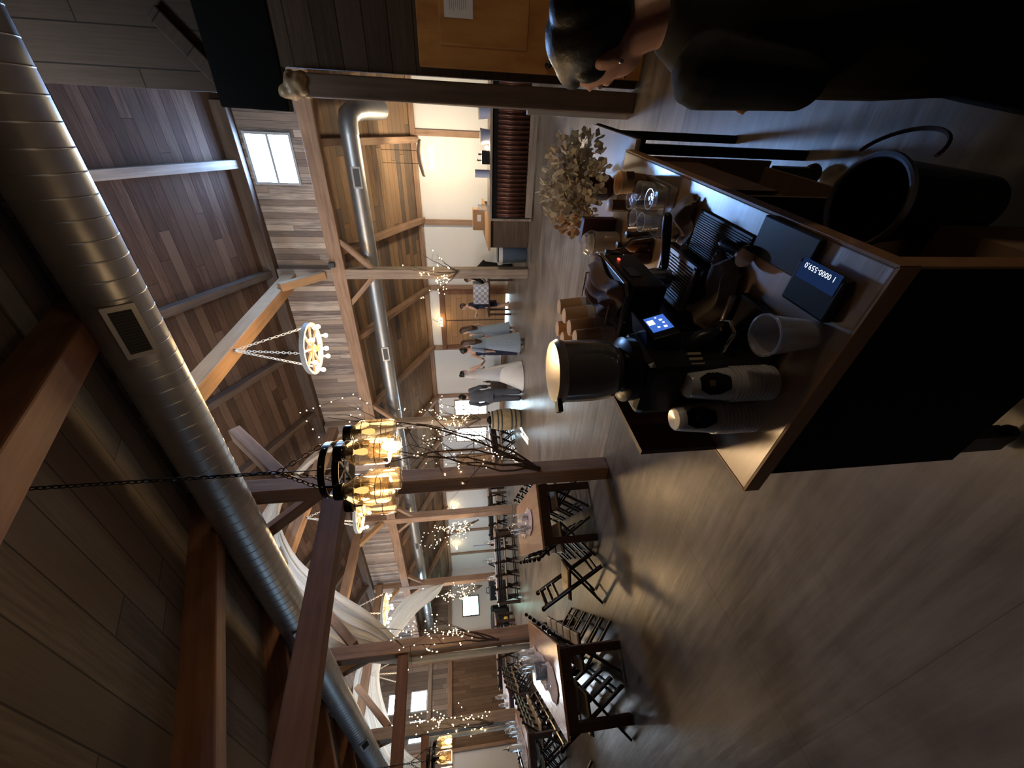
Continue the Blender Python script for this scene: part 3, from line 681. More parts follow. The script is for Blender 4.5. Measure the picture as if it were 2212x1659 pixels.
rag('bar_rag', 'dark rag folded over the far corner of the machine top', .20, .685, 1.232, .16, .05, .03, M['clothg'], 0, 5, 1.5)
rag('bar_rag', 'grey brown towel draped over the near corner of the drip tray', .405, .395, .957, .19, .12, .075, M['clothg'], -.1, 8, .8)
rag('bar_rag', 'dark grey towel folded beyond the ribbed mat', .525, .70, .953, .13, .10, .05, M['clothg'], .2, 11, 1.2)
# tamping mat
t = cthing('tamping_mat', 'black ribbed rubber mat on the counter beside the machine', 'mat', .507, .49)
MB().box((0, 0, .005), (.14, .27, .01)).build('mat_base', M['black'], t, bevel=.002)
rb = MB()
for k in range(20): rb.box((-.06+.0063*k, 0, .0115), (.003, .255, .004))
rb.build('rib', mat('rubber', (.018, .018, .022), .45), t)
# tamper, spare portafilter
t = cthing('tamper', 'black handled coffee tamper with a shiny metal base', 'tamper', .535, .335, .972)
MB().limb([(0, .015, 0), (0, .05, .004), (0, .085, .012)], [.011, .014, .017], 14).build('handle', M['black'], t, smooth=True)
MB().lathe([(0, 0), (.0285, 0), (.0285, .008), (.012, .016), (0, .018)], 24, X=MX.Translation((0, -.004, .006)) @ MX.Rotation(-pi/2, 4, 'X')).build('base', M['chrome'], t, smooth=True)
MB().ell((0, .095, .014), (.012, .006, .012)).build('end_cap', M['steel'], t, smooth=True)
t = cthing('portafilter', 'spare portafilter lying below the grinder with a grey handle', 'portafilter', .32, .30, .985)
MB().lathe([(.028, -.016), (.031, .008), (.029, .008), (.026, -.012)], 20, close=False).build('basket', M['black'], t, smooth=True)
MB().limb([(.03, 0, 0), (.06, .002, .0), (.11, .005, 0)], [.009, .012, .011], 12).build('handle', M['steel'], t, smooth=True)
MB().tube([(-.01, -.03, -.005), (-.03, -.045, -.01), (-.02, -.06, -.01)], .006, 8).build('spout', M['chrome'], t, smooth=True)
# grinder
t = cthing('coffee_grinder', 'tall black coffee grinder with a smoked hopper and lit display', 'grinder', .29, .19)
MB().box((-.02, .01, .17), (.16, .17, .32)).build('body', M['black'], t, bevel=.02)
MB().box((.04, .02, .012), (.24, .19, .024)).build('base', M['black'], t, bevel=.006)
MB().lathe([(.055, .325), (.082, .335), (.084, .36), (.06, .375)], 28).build('collar', M['blackm'], t, smooth=True)
hp = MB().lathe([(.045, .362), (.062, .378), (.074, .40), (.078, .44), (.079, .525)], 32).build('hopper', glassm('smoked_hopper', (.10, .07, .075), .08, .35, .12), t, smooth=True)
MB().lathe([(.03, .36), (.058, .382), (.068, .41), (.068, .455), (0, .462)], 24).build('coffee_beans', mat('roast_beans', (.035, .016, .009), .5, noise=.5, nscale=90, bump=.8), hp, smooth=True)
ld = MB().lathe([(.081, .52), (.083, .532), (.076, .542), (.03, .545), (0, .545)], 32).build('hopper_lid', mat('lid_metal', (.62, .60, .55), .3, 1), t, smooth=True)
MB().box((-.05, -.075, .535), (.03, .03, .012), rz=.9).build('lid_tab', M['black'], ld)
X = MX.Translation((.075, .05, .255)) @ MX.Rotation(radians(72), 4, 'Y')
hd = MB().box((0, 0, 0), (.07, .10, .05), X=X).build('display_head', M['black'], t, bevel=.004)
MB().box((.002, .01, .0255), (.052, .066, .002), X=X).build('screen', M['scr'], hd)
MB().box((-.014, .018, .027), (.016, .02, .001), X=X).build('screen_icon', M['icoy'], hd)
ic = MB()
for (a, b, s) in ((.012, .02, .007), (.014, .006, .005), (-.004, -.008, .006), (.012, -.012, .008), (.004, .034, .004)): ic.box((a, b, .027), (s, s, .001), X=X)
ic.build('screen_icon', M['ico'], hd)
MB().box((-.047, .01, .02), (.004, .10, .06), X=X).build('visor', mat('visor_blue', (.02, .035, .07), .15), hd)
sp = MB().limb([(.06, .0, .19), (.09, .0, .17), (.10, .0, .14)], [.022, .02, .018], 14).build('chute', M['black'], t, smooth=True)
fk = MB(); fk.tube([(.06, .03, .12), (.12, .03, .11)], .005, 8).tube([(.06, -.03, .12), (.12, -.03, .11)], .005, 8).tube([(.12, .03, .11), (.135, 0, .11), (.12, -.03, .11)], .005, 8)
fk.build('portafilter_fork', M['chrome'], t, smooth=True)
yb = MB()
for k in range(3): yb.box((.055+.006*k, -.062+.014*k, .2), (.006, .005, .035), rz=.6)
yb.build('adjustment_mark', mat('ivory_mark', (.75, .68, .45), .5), t)
# scale with a lit read-out
t = cthing('coffee_scale', 'flat black coffee scale with a glowing blue read-out', 'scale', .545, .11)
MB().box((0, 0, .013), (.092, .13, .026)).build('body', M['black'], t, bevel=.006)
MB().box((.045, .137, .009), (.094, .185, .016)).build('platform', mat('scale_plate', (.03, .034, .045), .3), t, bevel=.004)
dp = MB().box((.031, .0, .0268), (.042, .105, .0012)).build('display', M['scr2'], t)
cu = bpy.data.curves.new('digits', 'FONT'); cu.body = '1 0000-559.0'; cu.size = .016; cu.align_x = 'CENTER'; cu.align_y = 'CENTER'; cu.resolution_u = 2
to = bpy.data.objects.new('tmp', cu); COL.objects.link(to); bpy.context.view_layer.update(); me = mesh_from(to); bpy.data.objects.remove(to)
me.materials.append(M['ico']); me.name = 'digits'
dg = bpy.data.objects.new('digits', me); COL.objects.link(dg); dg.parent = dp
dg.matrix_local = MX.Translation((.040, 0, .0278)) @ MX.Rotation(pi/2, 4, 'Z')
# cups
def cup_mesh(r0, r1, h, t=.0012, up=True):
    pr = [(0, .001), (r0, 0), (r1, h), (r1+.003, h+.001), (r1+.003, h-.003), (r1-t, h-.003), (r0-t, .004), (0, .004)]
    return pr if up else [(r, h-z) for r, z in pr]
kc = None
def kraft_stack(u, v, n, label, group):
    global kc
    for k in range(n):
        z = 1.365-.085-(k)*.0063
        l = ('topmost kraft paper cup of '+label) if k == 0 else 'nested kraft paper cup in '+label
        if kc is None:
            kc = cthing('paper_cup', l, 'cup', u, v, z, 0, group)
            MB().lathe([(.0, .085), (.025, .085), (.0262, .084), (.0345, .010), (.0345, .010)], 24, close=False).build('cup_wall', M['kraft'], kc, smooth=True)
            MB().lathe([(0, .0855), (.025, .0855), (.0258, .0838), (.0248, .081)], 24, close=False).build('cup_base', M['kraftl'], kc, smooth=True)
            MB().lathe([(.0345, .0105), (.0350, .003), (.0362, .0025), (.0362, .0), (.034, 0)], 24, close=False).build('rim', M['paperw'], kc, smooth=True)
        else: dup(kc, W(u, v, z), CR, l, group)
kraft_stack(.235, .645, 7, 'the upturned stack nearest the rag', 'kraft cup stack nearest the rag')
kraft_stack(.24, .57, 7, 'the second upturned stack from the rag', 'kraft cup stack second from the rag')
kraft_stack(.236, .497, 7, 'the third upturned stack from the rag', 'kraft cup stack third from the rag')
kraft_stack(.24, .424, 7, 'the upturned stack half hidden by the hopper', 'kraft cup stack beside the hopper')
kraft_stack(.155, .63, 7, 'the middle row stack nearest the far end', 'kraft cup stack in the middle row, far end')
kraft_stack(.158, .55, 7, 'the middle row stack nearest the hopper', 'kraft cup stack in the middle row, by the hopper')
kraft_stack(.079, .62, 7, 'the stack farthest back by the cup rail', 'kraft cup stack by the cup rail')
M['plas'] = glassm('clear_plastic', (.97, .96, .95), .12, .3, .28, (.85, .8, .74))
t = cthing('plastic_cup', 'single clear plastic cup standing at the counter edge', 'cup', .458, .072)
MB().lathe([(0, .003), (.029, 0), (.031, .006), (.044, .112), (.047, .115), (.047, .119), (.043, .119), (.030, .009), (0, .007)], 32, close=False).build('cup_wall', M['plas'], t, smooth=True)
pc_ = None
M['plas2'] = glassm('stacked_plastic', (.9, .88, .88), .2, .45, .6)
def clear_stack(u, v, n, zt, la):
    global pc_
    g = 'clear cups in the '+la
    for k in range(n):
        z = zt-.112-k*.0105; l = ('topmost clear plastic cup of the '+la) if k == 0 else 'clear plastic cup nested in the '+la
        if pc_ is None:
            pc_ = cthing('plastic_cup', l, 'cup', u, v, z, 0, g)
            MB().lathe([(0, .108), (.028, .112), (.031, .108), (.0415, .012), (.0415, .008), (.0455, .006), (.0455, 0), (.042, 0)], 28, close=False).build('cup_wall', M['plas2'], pc_, smooth=True)
        else: dup(pc_, W(u, v, z), CR, l, g)
        if k == 0:
            # black hexagon emblem printed on the side of the top cup
            ri, ro = .006, .025; lo = pc_ if pc_['label'] == l else COL.objects[-1]
            hx = MB(); A0 = radians(-46)
            def hf(i, j):
                zz = .068+.031*(2*i-1)*.866; hw = .031*(1-.5*abs(2*i-1)); rad = .0415-(zz-.012)*.104+.0022; th = A0+hw*(2*j-1)/rad
                return (rad*cos(th), rad*sin(th), zz)
            hx.grid(hf, 9, 11)
            tgt = [o for o in COL.objects if o.get('label') == l][0]
            ho = hx.build('hexagon_emblem', M['matte'], tgt)
            def mf(i, j):
                zz = .068+.007*(2*i-1); rad = .0415-(zz-.012)*.104+.0030; th = A0+.007*(2*j-1)/rad; return (rad*cos(th), rad*sin(th), zz)
            MB().grid(mf, 4, 4).build('emblem_mark', mat('emblem_gold_%d' % len(COL.objects), (.16, .12, .06), .5), ho)
clear_stack(.301, .101, 11, 1.178, 'upturned stack nearer the single clear cup')
clear_stack(.205, .085, 11, 1.186, 'upturned stack at the far corner of the counter')
# jar of sugar, burgundy tin, brown bottles
t = cthing('clip_jar', 'glass clip top jar full of raw sugar', 'jar', .263, 1.232)
MB().lathe([(0, .004), (.05, .004), (.054, .02), (.054, .115), (.044, .125), (0, .125)], 24).build('sugar', M['sugar'], t, smooth=True)
MB().lathe([(.05, 0), (.057, .01), (.057, .12), (.047, .135), (.047, .145)], 24, close=False).build('glass_body', M['glassf'], t, smooth=True)
MB().lathe([(.05, .147), (.052, .155), (.04, .168), (0, .17)], 24).build('glass_lid', M['glassf'], t, smooth=True)
MB().tube([(.056, 0, .11), (.062, 0, .14), (.05, 0, .165)], .003, 6).tube([(.058*cos(a), .058*sin(a), .128) for a in [i*pi/6 for i in range(13)]], .002, 6).build('wire_clip', M['chrome'], t)
tag(MB().box((0, 0, 0), (.12, .05, .16), X=CM @ MX.Translation((.30, 1.315, 1.031))).build('burgundy_box', M['dred'], bevel=.004), 'burgundy box behind the jar of raw sugar', 'box')
for i, (u, v, h, l) in enumerate(((.36, .93, .11, 'amber brown bottle nearest the steam knob'), (.325, .885, .09, 'short brown bottle tucked against the machine'), (.41, .90, .095, 'brown bottle lying nearest the ribbed towel'), (.30, 1.01, .12, 'brown bottle beside the jar of raw sugar'))):
    t = cthing('syrup_bottle', l, 'bottle', u, v)
    MB().lathe([(.02, 0), (.027, .004), (.027, h*.6), (.011, h*.8), (.011, h)], 18).build('glass_body', M['brown'] if i else mat('amber_glass', (.28, .12, .04), .15), t, smooth=True)
    MB().lathe([(.013, h), (.013, h+.018), (0, h+.02)], 14).build('cap', M['black'], t, smooth=True)
# pump bottle with pale lid, kraft cup with open mouth
t = cthing('tall_shaker', 'slim dark brown shaker with a pale lilac lid', 'shaker', .466, 1.11)
MB().lathe([(.018, 0), (.024, .002), (.023, .115)], 20).build('body', M['brown'], t, smooth=True)
MB().lathe([(.024, .115), (.024, .127), (.02, .13), (0, .13)], 20).build('lid', mat('lilac_lid', (.55, .52, .6), .4), t, smooth=True)
t = cthing('paper_cup', 'brown paper cup standing upright with its open mouth towards us', 'cup', .57, 1.02)
MB().lathe([(0, .002), (.028, 0), (.04, .13), (.042, .135), (.042, .139), (.0385, .136), (.027, .006), (0, .006)], 26, close=False).build('cup_wall', M['kraft'], t, smooth=True)
MB().lathe([(.0395, .131), (.0425, .134), (.0425, .140), (.039, .138)], 26, close=False).build('rim', M['kraftl'], t, smooth=True)
MB().lathe([(.0300, .012), (.0365, .085)], 26, close=False).build('sleeve', mat('sleeve_brown', (.2, .1, .045), .7), t, smooth=True)
MB().box((.033, -.026, .105), (.028, .003, .03), rz=.9).build('emblem', M['maroon'], t)
# glass tray of tumblers
t = cthing('glass_tray', 'shallow square glass tray holding glass tumblers', 'tray', .512, .912)
MB().box((0, 0, .004), (.17, .21, .006)).build('tray_base', M['glassf'], t)
rm = MB(); rm.box((.084, 0, .018), (.006, .215, .03)).box((-.084, 0, .018), (.006, .215, .03)).box((0, .106, .018), (.17, .006, .03)).box((0, -.106, .018), (.17, .006, .03))
rm.build('tray_rim', M['glassf'], t)
wr = MB()
for s in (-1, 1): wr.tube([(-.087, s*.108, .034), (.087, s*.108, .034)], .0028, 6).tube([(s*.087, -.108, .034), (s*.087, .108, .034)], .0028, 6)
wr.build('rim_wire', M['steel'], t)
tb = None
for u, v, l in ((.513, 1.0, 'glass tumbler with pale blue rim and dark coffee at the tray end'), (.555, .835, 'glass tumbler with ice and brown coffee at the tray corner nearest us'), (.465, .93, 'ridged empty tumbler in the middle of the glass tray'), (.47, .855, 'ridged empty tumbler by the machine side of the tray'), (.56, .94, 'ridged empty tumbler by the outer rim of the tray')):
    dark = 'coffee' in l
    t = cthing('glass_tumbler', l, 'tumbler', u, v, .958)
    MB().lathe([(0, .006), (.026, 0), (.029, .004), (.034, .078), (.032, .078), (.027, .01), (0, .01)], 20, close=False).build('glass_body', M['glassf'], t, smooth=not dark)
    if dark:
        MB().lathe([(0, .01), (.026, .011), (.030, .06), (0, .061)], 20).build('coffee', mat('iced_coffee', (.07, .03, .015), .15), t, smooth=True)
        ib = MB()
        for k in range(4): ib.box((.012*cos(k*1.7), .012*sin(k*1.7), .066), (.013, .012, .012), rz=k)
        ib.build('ice_cube', M['glassf'], t)
t = cthing('metal_tongs', 'bent metal tongs lying beyond the glass tray', 'tongs', .40, 1.07, .956)
MB().tube([(.05, -.12, 0), (.02, -.03, .004), (.0, .0, .02), (.03, .055, .012), (.07, .06, .0)], [.006, .006, .007, .006, .004], 8).build('arm', M['steel'], t, smooth=True)
MB().tube([(.04, -.12, 0), (.0, -.03, .006), (-.012, .005, .02), (.02, .06, .012), (.06, .068, .0)], [.006, .006, .007, .006, .004], 8).build('arm', M['steel'], t, smooth=True)
# bucket in the open back of the cart
t = thing('black_bucket', 'black bucket with a pale shiny rim tucked into the open back of the cart', 'bucket', (-.135, 1.0, .275), 0)
MB().lathe([(0, .004), (.075, 0), (.108, .345), (.113, .35), (.105, .345), (.072, .01), (0, .01)], 32, close=False).build('shell', M['black'], t, smooth=True)
MB().tube([(.113*cos(a), .113*sin(a), .349) for a in [i*pi/20 for i in range(41)]], .0085, 8, cap=False).build('rim', mat('rim_pale_blue', (.6, .68, .78), .3, .6), t, smooth=True)
MB().tube([(.112*cos(a)+.0, .02+.0*a, .33) if False else (.115+.055*sin(a), -.112*cos(a)*.9, .335-.06*sin(a)) for a in [i*pi/16 for i in range(17)]], .005, 8).build('handle', mat('handle_brown', (.12, .07, .06), .4), t, smooth=True)
tag(MB().box((-.26, .75, .41), (.18, .22, .27), rz=CR).build('paper_bag', M['card']), 'pale brown paper bag on the bottom shelf of the cart', 'bag')
for i, (u, v, l) in enumerate(((.56, 1.2, 'dark bottle on the middle shelf inside the cart'), (.55, 1.08, 'round dark canister on the middle shelf inside the cart'))): pass
# ------------------------------------------------------------------ banquet tables and folding chairs
def make_table(label, loc, rz, L=2.44, Wd=.87, dark=True):
    t = thing('banquet_table', label, 'table', loc, rz)
    MB().box((0, 0, .748), (L, Wd, .03)).build('table_top', M['ttop'], t, bevel=.004)
    sm = MB()
    for v in (-.145, .145): sm.box((0, v, .7635), (L-.01, .004, .001))
    sm.build('board_seam', M['tleg'], t)
    ap = MB()
    for s in (-1, 1): ap.box((0, s*(Wd/2-.05), .672), (L-.1, .03, .12)).box((s*(L/2-.04), 0, .672), (.03, Wd-.1, .12))
    ap.build('apron', M['tleg'], t)
    for s in (-1, 1):
        for q in (-1, 1): MB().box((s*(L/2-.09), q*(Wd/2-.09), .367), (.09, .09, .734)).build('leg', M['tleg'], t, bevel=.006)
    return t
CH0 = None
def make_chair(label, loc, rz, group):
    t = thing('folding_chair', label, 'chair', loc, rz, group)
    for s in (-1, 1):
        MB().bar((s*.19, .21, .012), (s*.19, -.26, .80), .03, .058, up=(1, 0, 0)).tube([(s*.19-.015, -.262, .80), (s*.19+.015, -.262, .80)], .029, 12).build('side_rail', M['chair'], t, bevel=.004)
        MB().bar((s*.158, -.29, .012), (s*.158, .17, .425), .028, .045, up=(1, 0, 0)).build('rear_leg', M['chair'], t, bevel=.004)
    MB().box((0, -.01, .432), (.34, .40, .022)).build('seat_frame', M['chair'], t, bevel=.004)
    MB().box((0, -.01, .455), (.335, .385, .028)).build('seat_pad', M['pad'], t, bevel=.01)
    for k, (z, h) in enumerate(((.60, .045), (.675, .045), (.755, .06))):
        y = .21-(z-.012)/.788*.47
        MB().bar((-.185, y, z), (.185, y, z), .016, h, up=(0, .5, 1)).build('back_slat', M['chair'], t)
    MB().bar((-.185, .14, .13), (.185, .14, .13), .02, .03).bar((-.185, .165, .075), (.185, .165, .075), .02, .02).build('front_rung', M['chair'], t)
    MB().bar((-.155, -.20, .095), (.155, -.20, .095), .02, .03).build('rear_rung', M['chair'], t)
    for s in (-1, 1):
        MB().lathe([(0, -.016), (.008, -.016), (.008, .016), (0, .016)], 10, X=MX.Translation((s*.19, -.015, .39)) @ MX.Rotation(pi/2, 4, 'Y')).build('hinge_bolt', M['chrome'], t)
    return t
def chair(loc, rz, label, group):
    global CH0
    if CH0 is None: CH0 = make_chair(label, loc, rz, group); return CH0
    return dup(CH0, loc, rz, label, group)
def at(c, rz, x, y, z=0): return (c[0]+x*cos(rz)-y*sin(rz), c[1]+x*sin(rz)+y*cos(rz), z)
TAB = [  # centre, angle, short description, chairs on the +y side, on the -y side
 ((-5.36, 3.81), 150, 'the table next to the nearest column', 'the near column table', [(-.8, .5), (-.36, .5), (.3, .5), (.8, .5)], [(-.84, .5), (-.3, .5), (.25, .5), (.8, .5)]),
 ((-6.18, 2.11), 150, 'the table carrying the grey box sign', 'the box sign table', [(-.84, .5), (-.42, .5), (0, .5), (.42, .5), (.84, .5)], [(-.84, .5), (-.42, .5), (0, .5), (.42, .5), (.84, .5)]),
 ((-10.74, 2.46), 150, 'the blue lit table behind the grey box sign', 'the blue lit table', [(-.8, .5), (-.25, .5), (.3, .5), (.84, .5)], [(-.84, .5), (-.42, .5), (0, .5), (.42, .5), (.84, .5)]),
 ((-14.4, 4.3), 145, 'the farthest diagonal table toward the gable', 'the far diagonal table', [(-.8, .5), (0, .5), (.8, .5)], [(-.8, .5), (-.3, .5), (.3, .5), (.8, .5)]),
 ((-7.25, .42), 150, 'the table nearest the near wall', 'the corner table', [(.3, .5), (.84, .5)], [(-.2, .5), (.35, .5), (.84, .5)]),
 ((-9.45, 10.25), 90, 'the table standing behind the oak barrel', 'the barrel table', [], [(-.84, .5), (-.42, .5), (0, .5), (.42, .5), (.84, .5)]),
 ((-13.15, 7.75), 46, 'the white set table of the mid nave', 'the mid nave table', [], [(-.84, .5), (-.42, .5), (0, .5), (.42, .5), (.84, .5)]),
 ((-14.5, 10.9), 32, 'the far table below the wall sconces', 'the sconce table', [], [(-.84, .5), (-.42, .5), (0, .5), (.42, .5), (.84, .5)]),
 ((-17.3, 6.7), 46, 'the far table nearest the black bags', 'the black bag table', [], [(-.84, .5), (-.3, .5), (.3, .5), (.84, .5)]),
]
nice = ['first', 'second', 'third', 'fourth', 'fifth', 'sixth']
for c, d, lab, sh, A, B in TAB:
    rz = radians(d); make_table('dark banquet table with a tan top, '+lab, (c[0], c[1], 0), rz)
    for side, lst, sd in ((1, A, 'left'), (-1, B, 'right')):
        for i, (x, y) in enumerate(lst):
            chair(at(c, rz, x, side*(y-.22)), rz+(pi if side > 0 else 0), 'dark folding chair, %s from near end, %s side of %s' % (nice[i], sd, sh), 'folding chairs at '+sh)
chair((-4.97, 2.66, 0), radians(-56), 'single dark folding chair with ivory seat pulled away from its table', None)
chair((-17.2, 10.1, 0), radians(120), 'lone folding chair in front of the square black bag', None)
# lace runners
def runner(c, d, L, w, z, label, seed):
    r = random.Random(seed); rz = radians(d)
    def f(i, j):
        x = (i-.5)*L; ww = w*(1+.10*sin(17*i+seed)+.07*sin(31*i))*(1-.75*max(0, abs(i-.5)*2-.8)/.2)
        return (x, (j-.5)*ww, .006+.004*sin(40*i+9*j)*sin(23*j))
    o = MB().grid(f, 60, 14).build('lace_runner', M['lace'], smooth=True, solid=.003)
    o.location = (c[0], c[1], z); o.rotation_euler = (0, 0, rz); return tag(o, label, 'table runner')
runner((-5.42, 3.86), 150, 1.45, .36, .767, 'ragged white lace runner on the table next to the nearest column', 3)
runner((-6.15, 2.05), 150, 1.9, .36, .767, 'scalloped lace runner under the glass lanterns and the box sign', 5)
runner((-10.74, 2.46), 150, 2.2, .4, .767, 'lace runner on the blue lit table', 7)
runner((-13.15, 7.75), 46, 2.4, .5, .767, 'white runner along the table in the middle of the far nave', 9)
runner((-9.45, 10.25), 90, 2.2, .5, .767, 'white runner on the table behind the oak barrel', 11)
# lanterns, tumblers, sign
LA = None
def lantern(loc, rz, s, label, group=None):
    global LA
    if LA is None:
        t = thing('glass_lantern', label, 'lantern', loc, rz, group)
        b = MB().lathe([(.05, .0), (.058, .006), (.058, .20), (.05, .225), (.036, .235), (.036, .26)], 20, close=False); b.build('glass_body', M['glassf'], t, smooth=True)
        MB().lathe([(.06, 0), (.062, .006), (.06, .012)], 20).build('base_plate', M['glassf'], t, smooth=True)
        MB().lathe([(.038, .255), (.040, .262), (.038, .272), (.015, .29), (0, .292)], 20).build('cap', M['steel'], t, smooth=True)
        MB().tube([(.04*cos(a), 0, .27+.11*sin(a)) for a in [i*pi/10 for i in range(11)]], .0035, 6).build('wire_handle', M['twig'], t)
        MB().lathe([(0, .008), (.026, .008), (.026, .10), (0, .102)], 16).build('candle', M['cream'], t, smooth=True)
        LA = t; t.scale = (s, s, s); return t
    o = dup(LA, loc, rz, label, group); o.scale = (s, s, s); return o
def on_t(k, x, y, z=.773): c, d = TAB[k][0], radians(TAB[k][1]); return at(c, d, x, y, z)
for k, x, y, s, l in ((0, -.02, .03, 1.05, 'tallest glass lantern on the table next to the nearest column'), (0, -.2, -.10, .8, 'shorter glass lantern beside the tallest one near the column'), (0, .2, .08, .85, 'glass lantern farthest along the table next to the nearest column'),
 (1, .35, .0, 1.2, 'tall glass lantern with a wire handle behind the box sign'), (1, .55, .1, 1.0, 'glass lantern standing next to the tall wire handled one'), (1, .1, -.06, 1.05, 'glass lantern right of the grey box sign'), (1, .8, -.05, .9, 'far glass lantern against the draped column'),
 (2, -.3, .05, 1.1, 'front glass lantern on the blue lit table'), (2, .1, -.05, .9, 'second glass lantern on the blue lit table'), (2, .5, .0, 1.1, 'third glass lantern on the blue lit table'), (2, .9, .0, .9, 'rear glass lantern on the blue lit table'),
 (3, 0, 0, 1.1, 'glass lantern on the farthest diagonal table'), (3, -.6, 0, .9, 'front glass lantern on the farthest diagonal table'),
 (6, -.4, .05, 1.1, 'glass lantern at the right of the mid nave table'), (6, .2, -.05, 1.2, 'glass lantern at the centre of the mid nave table'), (6, .8, .05, 1, 'glass lantern at the left of the mid nave table'),
 (5, .5, 0, 1.1, 'glass lantern on the table behind the oak barrel'), (7, 0, 0, 1.1, 'glass lantern on the table below the sconces')):
    lantern(on_t(k, x, y), x, s, l)
TU = None
for k, x0, n, lab in ((1, -.55, 9, 'small clear votive glass on the scalloped runner of the box sign table'), (2, -.9, 8, 'small clear votive glass along the blue lit table'), (6, -1.0, 8, 'small clear glass on the mid nave table'), (0, -.45, 5, 'small clear votive glass on the table next to the nearest column')):
    for i in range(n):
        p = on_t(k, x0+i*.17, (-1)**i*.09+.03*sin(i*3), .77)
        if TU is None:
            TU = thing('votive_glass', lab, 'glass', p, 0, lab)
            MB().lathe([(0, .004), (.022, 0), (.028, .065), (.026, .065), (.021, .008), (0, .008)], 16, close=False).build('glass_body', M['glassf'], TU, smooth=True)
        else: dup(TU, p, 0, lab, lab)
b = MB().box((0, 0, .07), (.16, .12, .14)).build('box_sign', mat('grey_card', (.17, .19, .22), .6))
b.location = on_t(1, -.28, -.02, .773); b.rotation_euler = (0, 0, radians(150-60)); tag(b, 'small grey box sign with pale scribbles on the near table', 'sign')
q = MB()
for (u, v, s) in ((-.03, .09, .03), (.01, .085, .02), (-.01, .06, .035), (.03, .1, .012)): q.box((u, -.0605, v), (s, .001, .006))
q.build('scribble', M['paperw'], b)
# ------------------------------------------------------------------ chains, chandeliers
def chain(mb, p, q, link=.034, w=.007, r=.0022, n=None):
    p = V(p); q = V(q); L = (q-p).length; k = max(2, int(L/(link*.74))); d = (q-p)/k; x = d.normalized()
    y = V((0, 0, 1)).cross(x); y = V((0, 1, 0)).cross(x) if y.length < .05 else y; y.normalize(); z = x.cross(y)
    for i in range(k):
        c = p+d*(i+.5); a, b = (y, z) if i % 2 else (z, y)
        pts = []
        for j in range(9):
            t = 2*pi*j/8; pts.append(c+x*(link/2)*cos(t)+a*w*sin(t))
        mb.tube(pts, r, 5, cap=False)
    return mb
# mason jar chandelier
def mason(loc, zc, label, rot, bright):
    t = thing('mason_jar_chandelier', label, 'chandelier', loc)
    ring = []
    for r, z in ((.135, .20), (.14, .135)):
        MB().lathe([(r-.003, z-.016), (r+.003, z-.016), (r+.003, z+.016), (r-.003, z+.016), (r-.003, z-.016)], 36, close=False).build('iron_ring', M['blackm'], t, smooth=True)
    up = MB()
    for k in range(3):
        a = rot+k*2.094; up.bar((.137*cos(a), .137*sin(a), .13), (.135*cos(a), .135*sin(a), .21), .012, .003)
    for k in range(6):
        a = rot+k*pi/3; up.bar((0, 0, .135), (.175*cos(a), .175*sin(a), .135), .012, .008)
    up.build('iron_arm', M['blackm'], t)
    st = MB()
    for k in range(9):
        a = k*.7; st.lathe([(0, 0), (.006, 0), (0, .003)], 5, X=MX.Translation((.139*cos(a), .139*sin(a), .2)) @ MX.Rotation(a, 4, 'Z') @ MX.Rotation(pi/2, 4, 'Y'))
    st.build('star_rivet', M['chrome'], t)
    ch = MB(); ap = .45
    for k in range(3):
        a = rot+k*2.094; chain(ch, (0, 0, ap), (.135*cos(a), .135*sin(a), .215), .042, .010, .0028)
    chain(ch, (0, 0, zc-loc[2]), (0, 0, ap), .042, .010, .0028)
    ch.build('chain', M['blackm'], t, smooth=True)
    MB().tube([(.004, .004, zc-loc[2]), (.008, 0, .9), (-.006, .006, .6), (0, .0, .3), (0, 0, .14)], .003, 6).build('flex', M['black'], t)
    MB().lathe([(0, 0), (.05, 0), (.045, -.02), (0, -.022)], 20, (0, 0, zc-loc[2])).build('ceiling_plate', M['blackm'], t)
    for k in range(6):
        a = rot+k*pi/3; c = (.178*cos(a), .178*sin(a), 0)
        j = MB().lathe([(.036, .10), (.037, .085), (.035, .082), (.045, .068), (.060, .045), (.063, .02), (.063, -.105), (.056, -.118), (.02, -.12), (0, -.12)], 28, c, close=False).build('jar', M['amberg'], t, smooth=True)
        MB().lathe([(.0, .132), (.036, .13), (.039, .125), (.039, .092), (.037, .09)], 24, c, close=False).build('lid', M['blackm'], j, smooth=True)
        hp = MB()
        for z in (.035, -.06): hp.tube([(c[0]+.066*cos(i*pi/14), c[1]+.066*sin(i*pi/14), z) for i in range(29)], .0018, 5, cap=False)
        hp.build('wire_hoop', M['twig'], j)
        MB().lathe([(.016, .09), (.016, .05), (.012, .045)], 14, c).build('socket', M['blackm'], j, smooth=True)
        MB().lathe([(.008, .045), (.015, .02), (.017, .0), (.012, -.016), (0, -.02)] if k not in bright else [(.010, -.02), (.026, -.05), (.03, -.075), (.02, -.10), (0, -.105)], 16, c).build('bulb', M['bulb2'] if k in bright else M['dimbulb'], j, smooth=True)
    return t
M['dimbulb'] = emis('dim_filament', (1, .55, .2), .7, False)
mason((-1.47, 1.46, 2.19), 3.83, 'iron ring chandelier of six glowing mason jars hanging on a black chain', radians(34+5), (1,))
mason((-7.1, 1.55, 2.16), 3.85, 'second mason jar chandelier half cut off at the lower left edge', radians(50), (0, 3))
mason((2.9, 1.2, 2.2), 3.7, 'added mason jar chandelier out of view, lighting the cart from the right', radians(20), (0, 3))  # added beyond the frame as fill for the cart
